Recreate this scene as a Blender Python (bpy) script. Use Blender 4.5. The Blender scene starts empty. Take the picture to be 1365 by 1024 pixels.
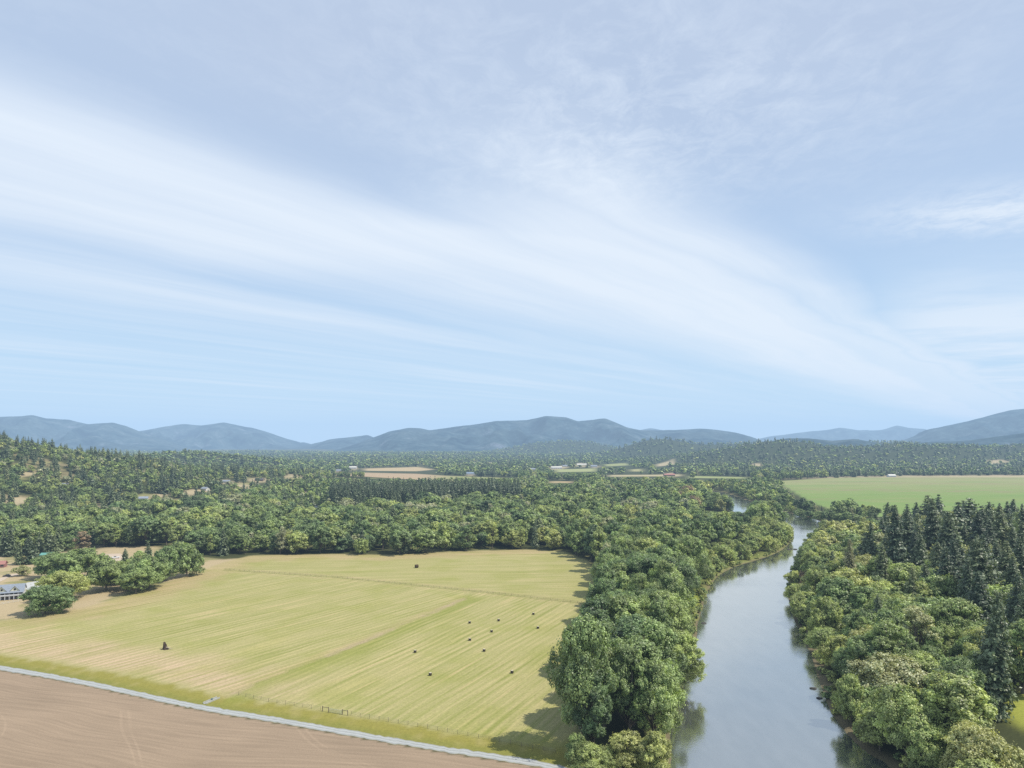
import bpy, bmesh, math, random
import numpy as np
from mathutils import Vector, Matrix, noise as mnoise

random.seed(7)
RNG = np.random.default_rng(11)
sc = bpy.context.scene
col = sc.collection
CAM_H, F, CX, HY = 90.0, 946.0, 682.5, 592.0     # camera height (m), focal length and horizon of the 1365 px wide photo

# ------------------------------------------------------------------ terrain
def ss(a, b, x):
    t = np.clip((np.asarray(x, float) - a) / (b - a), 0, 1)
    return t * t * (3 - 2 * t)

def flat_at(px, py, z=0.0):
    D = F * (CAM_H - z) / (py - HY)
    return ((px - CX) * D / F, D)

LEFT_BANK = [(870, 1200), (896, 1023), (894.5, 986), (892, 957), (896, 924), (915, 890), (930, 862), (929, 838), (937, 812), (942, 791),
             (955, 769), (979, 755.5), (1011, 746.6), (1035, 738), (1050, 729), (1060, 714), (1055, 704), (1040, 697), (1010, 690),
             (985, 684), (968, 679), (955, 673), (946, 668), (938, 663)]
RIGHT_BANK = [(1330, 1200), (1188, 1020), (1155, 1006), (1125, 976), (1105, 948), (1094, 917), (1083, 879), (1069, 851), (1051, 809),
              (1047, 776), (1063, 752), (1070, 732), (1082, 717), (1096, 704), (1099, 697), (1078, 690), (1040, 682), (1015, 674),
              (994, 667), (972, 659), (958, 656), (948, 655)]
WATER_Z = -1.0
LB = np.array([flat_at(x, y, WATER_Z) for x, y in LEFT_BANK])
RB = np.array([flat_at(x, y, WATER_Z) for x, y in RIGHT_BANK])

def smooth_line(P, n=3):
    for _ in range(n):
        Q = [P[0]]
        for a, b in zip(P[:-1], P[1:]):
            Q += [a * .75 + b * .25, a * .25 + b * .75]
        Q.append(P[-1]); P = np.array(Q)
    return P
LBs, RBs = smooth_line(LB, 2), smooth_line(RB, 2)
RIVER = np.vstack([LBs, RBs[::-1]])

def in_poly(X, Y, P):
    X = np.asarray(X, float); Y = np.asarray(Y, float)
    ins = np.zeros(X.shape, bool); n = len(P)
    for i in range(n):
        x1, y1 = P[i]; x2, y2 = P[(i + 1) % n]
        if y1 == y2: continue
        c = ((y1 > Y) != (y2 > Y)) & (X < (x2 - x1) * (Y - y1) / (y2 - y1) + x1)
        ins ^= c
    return ins

def dist_line(X, Y, P, closed=False):
    X = np.asarray(X, float); Y = np.asarray(Y, float)
    d = np.full(X.shape, 1e9); n = len(P)
    for i in range(n if closed else n - 1):
        x1, y1 = P[i]; x2, y2 = P[(i + 1) % n]
        dx, dy = x2 - x1, y2 - y1
        t = np.clip(((X - x1) * dx + (Y - y1) * dy) / (dx * dx + dy * dy + 1e-9), 0, 1)
        d = np.minimum(d, np.hypot(X - x1 - t * dx, Y - y1 - t * dy))
    return d

def wav(X, Y, s, seed):
    """cheap smooth 2-D noise in -1..1"""
    r = np.random.default_rng(seed); out = 0
    for k in range(5):
        a = r.uniform(0, 2 * math.pi); f = r.uniform(.6, 1.6) / s
        out = out + np.sin((X * math.cos(a) + Y * math.sin(a)) * f * 2 * math.pi + r.uniform(0, 6.28))
    return out / 3.2

_o = np.argsort(RBs[:, 1]); _sel = [i for i in _o if RBs[i, 1] < 790]
XR_Y, XR_X = RBs[_sel, 1], RBs[_sel, 0]

def gauss(X, Y, cx, cy, sx, sy, a):
    return a * np.exp(-((X - cx) / sx) ** 2 - ((Y - cy) / sy) ** 2)

def base_h(X, Y):
    X = np.asarray(X, float); Y = np.asarray(Y, float)
    h = gauss(X, Y, -1130, 1280, 430, 430, 100) + gauss(X, Y, -760, 1180, 200, 260, 16)
    h = h * (1 + .07 * wav(X, Y, 210, 3))
    h += gauss(X, Y, -1180, 2600, 330, 380, 48) * (1 + .12 * wav(X, Y, 300, 5))
    h += gauss(X, Y, -480, 1650, 260, 260, 14)
    d = X - np.interp(Y, XR_Y, XR_X)
    h += 10 * ss(20, 120, d) * ss(900, 640, Y)
    h += 78 * np.exp(-((Y - 3250 - .08 * X) / 520) ** 2) * ss(500, 1250, X) * (1 + .20 * wav(X, Y, 620, 8) + .09 * wav(X, Y, 260, 9))
    h += gauss(X, Y, 925, 4600, 260, 420, 88) + gauss(X, Y, 1500, 4700, 560, 420, 70)
    h += gauss(X, Y, 555, 6200, 380, 500, 100) + gauss(X, Y, 150, 6500, 300, 500, 55) + gauss(X, Y, 2600, 5200, 900, 600, 95)
    h += (np.maximum(Y - 2200, 0) * .002) * (1 + wav(X, Y, 1500, 21))
    return h

def river_sd(X, Y):
    d = dist_line(X, Y, RIVER, True)
    return np.where(in_poly(X, Y, RIVER), -d, d)

def full_h(X, Y, sd=None):
    h = base_h(X, Y)
    if sd is None: sd = river_sd(X, Y)
    bank = WATER_Z + np.clip(sd, -8, 0) * .32 + np.clip(sd, 0, 7) / 7 * (1.0)
    return np.where(sd < 7, np.minimum(h, bank + h * ss(3, 7, sd)), h)

_YS = np.exp(np.linspace(math.log(110), math.log(14000), 2500))
def at(px, py):
    """the ground point (X, Y, z) where the sight line through a photo position lands"""
    X = (px - CX) / F * _YS; Z = CAM_H - (py - HY) / F * _YS
    below = np.nonzero(Z <= base_h(X, _YS))[0]
    Y = _YS[below[0]] if len(below) else 12000.0
    X = (px - CX) / F * Y
    return float(X), float(Y), float(base_h(X, Y))

def pxpoly(pts):
    return np.array([at(x, y)[:2] for x, y in pts])

def project(X, Y, Z):
    return CX + X / Y * F, HY + (CAM_H - Z) / Y * F

# ------------------------------------------------------------------ node helpers
class NT:
    def __init__(s, tree): s.t = tree; s.n = tree.nodes; s.l = tree.links
    def add(s, kind, **kw):
        n = s.n.new(kind)
        for k, v in kw.items(): setattr(n, k, v)
        return n
    def put(s, sock, v):
        if isinstance(v, bpy.types.NodeSocket): s.l.new(v, sock)
        elif v is not None:
            if hasattr(sock.default_value, '__len__') and not hasattr(v, '__len__'): v = [v] * len(sock.default_value)
            if hasattr(v, '__len__') and len(v) == 3 and len(sock.default_value) == 4: v = (*v, 1)
            sock.default_value = v
    def m(s, op, a, b=None, c=None, clamp=False):
        n = s.add('ShaderNodeMath', operation=op, use_clamp=clamp)
        for i, v in enumerate((a, b, c)):
            if v is not None: s.put(n.inputs[i], v)
        return n.outputs[0]
    def vm(s, op, a, b=None):
        n = s.add('ShaderNodeVectorMath', operation=op)
        s.put(n.inputs[0], a)
        if b is not None: s.put(n.inputs[1], b)
        return n.outputs['Value'] if op in ('DOT_PRODUCT', 'LENGTH') else n.outputs[0]
    def mix(s, f, a, b, blend='MIX'):
        n = s.add('ShaderNodeMix', data_type='RGBA', blend_type=blend)
        s.put(n.inputs[0], f); s.put(n.inputs[6], a); s.put(n.inputs[7], b)
        return n.outputs[2]
    def rng(s, v, a, b, c=0.0, d=1.0, smooth=False):
        n = s.add('ShaderNodeMapRange', interpolation_type='SMOOTHSTEP' if smooth else 'LINEAR')
        s.put(n.inputs[0], v)
        for i, x in enumerate((a, b, c, d)): s.put(n.inputs[i + 1], x)
        return n.outputs[0]
    def noise(s, vec, scale, detail=2, rough=.5, dist=0.0):
        n = s.add('ShaderNodeTexNoise')
        s.put(n.inputs['Vector'], vec); s.put(n.inputs['Scale'], scale); s.put(n.inputs['Detail'], detail)
        s.put(n.inputs['Roughness'], rough); s.put(n.inputs['Distortion'], dist)
        return n.outputs['Fac']
    def xyz(s, x, y, z=0.0):
        n = s.add('ShaderNodeCombineXYZ')
        for i, v in enumerate((x, y, z)): s.put(n.inputs[i], v)
        return n.outputs[0]
    def sep(s, v):
        n = s.add('ShaderNodeSeparateXYZ'); s.put(n.inputs[0], v); return n.outputs
    def attr(s, name, kind='GEOMETRY'):
        return s.add('ShaderNodeAttribute', attribute_name=name, attribute_type=kind).outputs
    def ramp(s, f, stops):
        n = s.add('ShaderNodeValToRGB'); e = n.color_ramp.elements
        while len(e) < len(stops): e.new(.5)
        for el, (p, c) in zip(e, stops): el.position = p; el.color = (*c, 1)
        s.put(n.inputs[0], f); return n.outputs[0]

def new_mat(name):
    m = bpy.data.materials.new(name); m.use_nodes = True; m.node_tree.nodes.clear()
    return m, NT(m.node_tree)

def simple(name, c, rough=.7, var=.25, scale=1.5, metallic=0.0, spec=.3):
    m, t = new_mat(name)
    p = t.add('ShaderNodeTexCoord').outputs['Object']
    n = t.noise(p, scale, 4, .6)
    cc = t.mix(t.rng(n, .3, .7), [x * (1 - var) for x in c], [min(1, x * (1 + var)) for x in c])
    b = t.add('ShaderNodeBsdfPrincipled'); t.put(b.inputs['Base Color'], cc)
    b.inputs['Roughness'].default_value = rough; b.inputs['Metallic'].default_value = metallic
    b.inputs['Specular IOR Level'].default_value = spec
    o = t.add('ShaderNodeOutputMaterial'); t.l.new(b.outputs[0], o.inputs[0])
    return m

def foliage(name, stops, transl=.25, hue_noise=.35):
    m, t = new_mat(name)
    tint = t.attr('tint', 'INSTANCER')['Fac']
    clump = t.attr('clump')['Fac']
    geo = t.add('ShaderNodeNewGeometry')
    big = t.noise(geo.outputs['Position'], .09, 2, .5)
    c = t.ramp(t.m('ADD', tint, t.m('MULTIPLY', t.m('SUBTRACT', clump, .5), .10)), stops)
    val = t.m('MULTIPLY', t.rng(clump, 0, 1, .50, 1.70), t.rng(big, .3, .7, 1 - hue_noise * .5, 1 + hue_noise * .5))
    c = t.mix(1.0, c, t.xyz(val, val, val), 'MULTIPLY')
    d = t.add('ShaderNodeBsdfPrincipled'); t.put(d.inputs['Base Color'], c)
    d.inputs['Roughness'].default_value = .46; d.inputs['Specular IOR Level'].default_value = .5
    tr = t.add('ShaderNodeBsdfTranslucent'); t.put(tr.inputs[0], t.mix(1.0, c, (1.15, 1.2, .55), 'MULTIPLY'))
    mx = t.add('ShaderNodeMixShader'); mx.inputs[0].default_value = transl
    t.l.new(d.outputs[0], mx.inputs[1]); t.l.new(tr.outputs[0], mx.inputs[2])
    o = t.add('ShaderNodeOutputMaterial'); t.l.new(mx.outputs[0], o.inputs[0])
    return m

M = {}
M['leaf'] = foliage('broadleaf_foliage', [(0.0, (.108, .162, .076)), (.25, (.215, .288, .116)), (.5, (.345, .405, .15)), (.68, (.43, .46, .165)),
                                          (.8, (.47, .465, .185)), (.9, (.42, .43, .285)), (1.0, (.36, .25, .165))], .32)
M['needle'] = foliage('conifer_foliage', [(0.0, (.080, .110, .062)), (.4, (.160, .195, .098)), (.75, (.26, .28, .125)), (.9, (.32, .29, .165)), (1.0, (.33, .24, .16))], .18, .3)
M['bark'] = simple('bark', (.14, .115, .085), .9, .4, 3)
M['dark_bark'] = simple('dark_bark', (.085, .065, .05), .9, .4, 3)

# ------------------------------------------------------------------ mesh helpers
def link(o, parent=None):
    col.objects.link(o)
    if parent: o.parent = parent
    return o

def tag(o, label=None, cat=None, group=None, kind=None):
    for k, v in (('label', label), ('category', cat), ('group', group), ('kind', kind)):
        if v: o[k] = v
    return o

def empty(name, loc, rz=0.0):
    o = bpy.data.objects.new(name, None); o.location = loc; o.rotation_euler = (0, 0, rz); o.empty_display_size = .5
    return link(o)

def mesh_np(name, V, Fq, mats, clump=None, mat_idx=None):
    """V (n,3), Fq (m,4) -> mesh"""
    me = bpy.data.meshes.new(name)
    me.vertices.add(len(V)); me.vertices.foreach_set('co', np.asarray(V, np.float32).ravel())
    k = Fq.shape[1]
    me.loops.add(Fq.size); me.loops.foreach_set('vertex_index', Fq.astype(np.int32).ravel())
    me.polygons.add(len(Fq)); me.polygons.foreach_set('loop_start', np.arange(0, Fq.size, k, dtype=np.int32))
    for m in mats: me.materials.append(m)
    if mat_idx is not None: me.polygons.foreach_set('material_index', mat_idx.astype(np.int32))
    if clump is not None:
        a = me.attributes.new('clump', 'FLOAT', 'POINT'); a.data.foreach_set('value', clump.astype(np.float32))
    me.update(calc_edges=True)
    return me

class MB:
    """collects boxes, prisms and tubes for ONE mesh"""
    def __init__(s): s.v = []; s.f = []
    def add(s, vs, fs):
        b = len(s.v); s.v += [tuple(v) for v in vs]; s.f += [tuple(b + i for i in f) for f in fs]; return s
    def box(s, x0, x1, y0, y1, z0, z1):
        return s.add([(x0, y0, z0), (x1, y0, z0), (x1, y1, z0), (x0, y1, z0), (x0, y0, z1), (x1, y0, z1), (x1, y1, z1), (x0, y1, z1)],
                     [(0, 3, 2, 1), (4, 5, 6, 7), (0, 1, 5, 4), (1, 2, 6, 5), (2, 3, 7, 6), (3, 0, 4, 7)])
    def tube(s, pts, rad, n=7):
        b = len(s.v); pts = [Vector(p) for p in pts]
        for i, p in enumerate(pts):
            d = (pts[min(i + 1, len(pts) - 1)] - pts[max(i - 1, 0)]).normalized()
            a = d.orthogonal().normalized(); c = d.cross(a)
            r = rad[i] if hasattr(rad, '__len__') else rad
            for k in range(n):
                t = 2 * math.pi * k / n
                s.v.append(tuple(p + (a * math.cos(t) + c * math.sin(t)) * r))
        for i in range(len(pts) - 1):
            for k in range(n):
                k2 = (k + 1) % n
                s.f.append((b + i * n + k, b + i * n + k2, b + (i + 1) * n + k2, b + (i + 1) * n + k))
        s.f.append(tuple(b + k for k in range(n))[::-1]); s.f.append(tuple(b + (len(pts) - 1) * n + k for k in range(n)))
        return s
    def build(s, name, mat, parent=None, bevel=0):
        me = bpy.data.meshes.new(name); me.from_pydata(s.v, [], s.f); me.materials.append(mat)
        if bevel:
            bm = bmesh.new(); bm.from_mesh(me)
            bmesh.ops.bevel(bm, geom=bm.edges[:], offset=bevel, segments=2, affect='EDGES', profile=.6); bm.to_mesh(me); bm.free()
        me.update()
        return link(bpy.data.objects.new(name, me), parent)

# ------------------------------------------------------------------ trees
def unit(v): return v / (np.linalg.norm(v, axis=-1, keepdims=True) + 1e-9)

def leaf_quads(C, N, size, aspect, r):
    """diamond leaves at C facing N"""
    n = len(C)
    a = unit(np.cross(N, r.normal(size=(n, 3)))); b = np.cross(N, a)
    s = size * r.uniform(.65, 1.35, (n, 1))
    V = np.stack([C - a * s, C - b * s * aspect, C + a * s, C + b * s * aspect], 1).reshape(-1, 3)
    return V, np.arange(4 * n).reshape(n, 4)

def tube_np(pts, rads, n=6):
    mb = MB(); mb.tube(pts, rads, n)
    return np.array(mb.v), [f for f in mb.f if len(f) == 4]

def join_bark(mb, name, mat):
    me = bpy.data.meshes.new(name); me.from_pydata(mb.v, [], mb.f); me.materials.append(mat); me.update()
    for p in me.polygons: p.use_smooth = True
    return me

def broadleaf(seed, H, W, lo, n_lobe, n_clump, n_leaf, leaf, stems=1, top=1.0, plume=.35, rough=.5, grain=.17):
    """trunk-with-limbs builder and crown arrays; H height, W crown width, lo crown base fraction"""
    r = np.random.default_rng(seed); R = W / 2
    lobes = []
    tries = 0
    while len(lobes) < n_lobe and tries < 4000:
        tries += 1
        t = r.uniform(0, 1) ** .8; z = H * (lo + (1 - lo) * (.10 + .82 * t))
        prof = math.sin(math.pi * min(1, .16 + .80 * t ** 1.15)) ** .75
        a = r.uniform(0, 2 * math.pi); q = R * prof * (r.uniform(.25, .82))
        lr = R * r.uniform(.23, .42) * (1.0 - .28 * t * top)
        p = np.array([q * math.cos(a), q * math.sin(a), z])
        if all(np.linalg.norm((p - o[0]) * [1, 1, .8]) > .62 * (lr + o[1]) * .75 for o in lobes): lobes.append((p, lr))
    lobes.append((np.array([r.normal(0, .06 * W), r.normal(0, .06 * W), H - R * .34]), R * .36))
    C, N, K = [], [], []
    for p, lr in lobes:
        tone = r.uniform(.25, .75)
        d = unit(r.normal(size=(n_clump, 3)) + np.array([0, 0, .35]) + .35 * unit(p * [1, 1, 0] + [1e-3, 0, 0]))
        cc = p + d * lr * r.uniform(.68, 1.02, (n_clump, 1)) * np.array([1, 1, .82])
        for q, dd in zip(cc, d):
            cr = lr * r.uniform(.24, .44)
            u = unit(r.normal(size=(n_leaf, 3)) + dd * .55)
            ax = unit(dd * .6 + np.array([0, 0, plume]) + r.normal(0, .25, 3))
            rad = r.uniform(.40, 1.05, (n_leaf, 1)) * np.where(r.uniform(size=(n_leaf, 1)) < .14, 1.5, 1)
            off = u * cr * rad * [.95, .95, .8]
            C.append(q + off + ax * (off @ ax)[:, None] * .75)
            N.append(unit(u * .8 + dd * .5 + r.normal(size=(n_leaf, 3)) * rough + [0, 0, .42]))
            K.append(np.clip(tone + r.normal(0, .15) + r.normal(0, grain, n_leaf), 0, 1))
    C, N, K = np.vstack(C), np.vstack(N), np.concatenate(K)
    C[:, 2] = np.clip(C[:, 2], .3, None)
    V, Q = leaf_quads(C, N, leaf, .62, r)
    mb = MB()
    tr = .020 * H
    for s in range(stems):
        bx, by = (r.normal(0, .02 * W, 2) if stems == 1 else r.normal(0, .07 * W, 2))
        zt = H * (.72 if stems == 1 else .62)
        lean = r.normal(0, .05 * H, 2) * (1 if stems == 1 else 1.6)
        mb.tube([(bx, by, -1), (bx, by, .02 * H), (bx + lean[0] * .3, by + lean[1] * .3, .25 * H), (bx + lean[0], by + lean[1], zt)],
                [tr * 1.5, tr * 1.1, tr * .85, tr * .25], 8)
    for p, lr in lobes:
        z0 = H * lo * r.uniform(.55, 1.1) + .18 * max(0, p[2] - H * lo)
        s0 = np.array([0, 0, z0]); mid = s0 * .45 + p * .55 + np.array([0, 0, -.03 * H])
        mb.tube([s0, mid, p, p + (p - mid) * .35], [tr * .5, tr * .3, tr * .16, tr * .05], 5)
    return mb, V, Q, np.repeat(K, 4)

def conifer(seed, H, W, lo, whorls, per, sprays, size, ragged=.2, power=.85, dens_in=.15):
    r = np.random.default_rng(seed); R = W / 2
    C, N, K = [], [], []
    mb = MB(); tr = .013 * H
    mb.tube([(0, 0, -1), (0, 0, .02 * H), (0, 0, .5 * H), (0, 0, H * .99)], [tr * 1.6, tr * 1.15, tr * .7, tr * .05], 7)
    for w in range(whorls):
        t = (w + r.uniform(-.3, .3)) / whorls; t = min(max(t, 0), .985)
        z = H * (lo + (1 - lo) * t)
        skirt = min(1, .55 + t * 3.2)
        L0 = R * ((1 - t) ** power) * skirt + .018 * H * (1 - t) + .01 * H
        for b in range(per):
            if r.uniform() < ragged * .55: continue
            a = 2 * math.pi * (b + r.uniform(-.35, .35)) / per + w * 1.3
            L = L0 * r.uniform(1 - ragged * 1.3, 1 + ragged * .6)
            n = max(3, int(sprays * (.35 + .65 * L / (R + 1e-6))))
            s = np.linspace(dens_in, 1, n) + r.normal(0, .03, n)
            up = (t - .35) * .5
            zz = z + L * (s * up - .38 * s ** 1.6 + .12 * (s > .85)) + r.normal(0, .012 * H, n) * .5
            side = r.normal(0, 1, n) * L * .20 * (1 - .55 * s)
            x = math.cos(a) * L * s - math.sin(a) * side; y = math.sin(a) * L * s + math.cos(a) * side
            C.append(np.stack([x, y, zz], 1))
            out = np.stack([np.full(n, math.cos(a)), np.full(n, math.sin(a)), np.zeros(n)], 1)
            N.append(unit(out * .55 + np.array([0, 0, .75]) + r.normal(size=(n, 3)) * .42))
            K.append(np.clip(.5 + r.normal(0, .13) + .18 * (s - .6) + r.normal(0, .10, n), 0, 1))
            if L > .3 * R and b % 2 == 0:
                mb.tube([(0, 0, z), (math.cos(a) * L * .8, math.sin(a) * L * .8, z + L * (.8 * up - .27))], [tr * .22, tr * .06], 4)
    C, N, K = np.vstack(C), np.vstack(N), np.concatenate(K)
    C[:, 2] = np.clip(C[:, 2], .2, None)
    sz = size * (.34 + .66 * np.clip((H - C[:, 2:3]) / (H * .45), 0, 1))
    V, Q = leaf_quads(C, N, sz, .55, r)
    return mb, V, Q, np.repeat(K, 4)

PROTO = {}      # (kind, style, lod) -> dict(trunk mesh, crown mesh, whole mesh, H)
def register(key, H, W, parts, leafmat, barkmat):
    mb, V, Q, K = parts
    tv = np.array(mb.v); quads = np.array([f for f in mb.f if len(f) == 4])
    whole = mesh_np('_'.join((key[0], 'mesh')), np.vstack([V, tv]), np.vstack([Q, quads + len(V)]), [leafmat, barkmat],
                    np.concatenate([K, np.full(len(tv), .5)]), np.concatenate([np.zeros(len(Q)), np.ones(len(quads))]))
    PROTO.setdefault(key[:2], {}).setdefault(key[2], []).append(
        dict(H=H, W=W, whole=whole, parts=parts, leafmat=leafmat, barkmat=barkmat, key=key))

def proto_parts(p):
    if 'crown' not in p:
        mb, V, Q, K = p['parts']
        p['crown'] = mesh_np('crown', V, Q, [p['leafmat']], K)
        p['trunk'] = join_bark(mb, 'trunk', p['barkmat'])
    return p['trunk'], p['crown']

LODS_B = {0: (24, 30, 44, .275), 1: (18, 18, 36, .385), 2: (12, 11, 24, .66), 3: (5, 5, 7, 2.0)}
for style, (H, W, lo, stems) in {'tall': (26, 17, .14, 1), 'oak': (14, 14.5, .16, 1), 'willow': (12, 11, .04, 3), 'slim': (24, 11.5, .12, 1)}.items():
    for lod, (nl, nc, nf, lf) in LODS_B.items():
        for k in range({0: 5, 1: 4, 2: 3, 3: 2}[lod]):
            sc_l = lf * (W / 16) * (1.0 if style != 'willow' else .9)
            nl2 = nl + (5 if style in ('tall', 'slim') and lod < 2 else 0)
            register(('broadleaf', style, lod), H, W, broadleaf(1000 * ('tall', 'oak', 'willow', 'slim').index(style) + 101 * lod + 31 * k + 5, H, W * (1 + .1 * (k - 1)), lo, nl2, nc, nf, sc_l, stems, 1.0, .9 if style in ('tall', 'slim') else .3, (.52, .42, .34, .3)[lod], (.17, .13, .09, .07)[lod]),
                     M['leaf'], M['bark'])
LODS_S = {0: (5, 14, 26, .20), 1: (4, 8, 14, .36), 2: (3, 5, 8, .6), 3: (2, 4, 6, .9)}
for lod, (nl, nc, nf, lf) in LODS_S.items():
    for k in range(3):
        register(('shrub', 'bush', lod), 4, 5, broadleaf(600 + lod * 10 + k, 4, 5, .02, nl, nc, nf, lf, 3, .5), M['leaf'], M['dark_bark'])
LODS_C = {0: (46, 10, 34, .44), 1: (30, 8, 12, .95), 2: (18, 7, 9, 1.25), 3: (9, 5, 4, 2.6)}
for style, (H, W, lo, rag, pw) in {'fir': (34, 15, .05, .32, .70), 'pine': (30, 12, .20, .55, .5), 'spire': (28, 8.6, .03, .18, .9)}.items():
    for lod, (wh, pe, sp, s) in LODS_C.items():
        for k in range({0: 4, 1: 3, 2: 3, 3: 2}[lod]):
            register(('conifer', style, lod), H, W, conifer(900 + lod * 17 + k * 5 + len(style), H, W, lo, wh, pe, sp, s * W / 11.5 + .1, rag, pw), M['needle'], M['dark_bark'])

TREES = []     # dicts: kind, style, x, y, h, w, tint, zone, label
def plant(kind, style, x, y, h, w=None, tint=None, zone='wood', label=None, rz=None):
    TREES.append(dict(kind=kind, style=style, x=x, y=y, h=h, w=w, tint=tint, zone=zone, label=label, rz=rz))

def plant_px(kind, style, px, py, hpx, wpx=None, tint=.3, zone='yard', label=None, lift=0):
    X, Y, Z = at(px, py)
    s = Y / F
    plant(kind, style, X, Y, hpx * s, wpx * s if wpx else None, tint, zone, label)

# ------------------------------------------------------------------ zones (photo outlines dropped on to the ground)
ROAD_UP = [(-260, 842), (-120, 867), (0, 887), (60, 897), (120, 908), (180, 921), (240, 934), (300, 945.5), (340, 951.5), (451, 970.5), (527, 984), (604, 997), (692, 1009), (730, 1016.5), (790, 1032), (860, 1060)]
ROAD_LO = [(x, y + 6.6 + .0028 * max(0, x)) for x, y in ROAD_UP]
RU = np.array([flat_at(*p) for p in ROAD_UP]); RL = np.array([flat_at(*p) for p in ROAD_LO])
STRIP_EDGE = [(752, 735), (785, 748), (799, 770), (808, 805), (802, 850), (780, 930), (770, 985), (752, 1024)]
FIELD_TOP = [(-420, 800), (-60, 833), (0, 829), (60, 820), (110, 812), (190, 789), (262, 764), (300, 750), (335, 741), (450, 739), (520, 740), (600, 736), (700, 733)]
HAY = np.vstack([pxpoly(FIELD_TOP), pxpoly(STRIP_EDGE), RU[::-1][2:]])
PLOW = np.vstack([RL, [(60, 60), (-700, 60), (-700, 330)]])
YARD = pxpoly([(-420, 738), (-80, 738), (0, 740), (60, 737), (130, 732), (170, 728), (215, 728), (262, 741), (300, 745), (340, 742), (340, 760), (262, 785), (110, 830), (-60, 842), (-420, 806)])
GREENF = np.array([flat_at(*p) for p in [(1032, 641.5), (1100, 637.5), (1200, 635), (1365, 634), (1600, 634), (1600, 700), (1240, 700), (1160, 689), (1118, 684), (1085, 673), (1062, 661)]])
FARF = [np.array([flat_at(*p) for p in q]) for q in (
    [(440, 633.5), (470, 630), (560, 631.5), (600, 634.5), (690, 637.5), (690, 645), (440, 642)],
    [(480, 625), (560, 622.5), (585, 626), (560, 628.5), (480, 628)],
    [(725, 641.2), (770, 641.5), (770, 644.5), (725, 644)],
    [(800, 620), (835, 617.5), (845, 621), (805, 623)], [(870, 620.5), (900, 617.5), (905, 621.5), (870, 623.5)],
    [(835, 626), (860, 625), (862, 629), (835, 629)], [(1010, 642), (1035, 641.5), (1035, 644), (1010, 645)], [(985, 641), (1005, 640.5), (1005, 642.5), (985, 643)],
    [(735, 626), (800, 624.5), (800, 629), (735, 630)], [(805, 633), (915, 632.3), (915, 635.2), (805, 636)], [(912, 634), (1000, 636), (1000, 638.6), (912, 637.5)], [(600, 618), (660, 616.5), (665, 619), (600, 620)])]
# open patches on the wooded slopes: photo position, half width, half height (px)
CLEAR = [(22, 668, 16, 5), (76, 592, 26, 3.2), (35, 632, 16, 3), (132, 684, 20, 9), (96, 594, 10, 2.5), (205, 618, 8, 2.5), (255, 656, 15, 3),
         (322, 649, 10, 4), (212, 660, 10, 2.5), (300, 642, 8, 2.5), (312, 668, 8, 4), (80, 648, 6, 2), (142, 742, 24, 10), (190, 665, 8, 3), (345, 640, 14, 3),
         (405, 658, 6, 3), (270, 655, 8, 3), (232, 672, 6, 2.5), (390, 636, 12, 2.5), (425, 678, 5, 3), (417, 628, 7, 2),
         (470, 624, 6, 2), (452, 628, 5, 1.5), (628, 632, 6, 2), (742, 624, 9, 2), (754, 622, 5, 1.5), (776, 620, 9, 2), (792, 622, 6, 1.5), (893, 633, 9, 2.5), (710, 626, 5, 1.5), (1010, 620, 8, 2), (1330, 616, 14, 2.5)]
CLEARG = [(at(x, y), x, y, a, b) for x, y, a, b in CLEAR]

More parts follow.
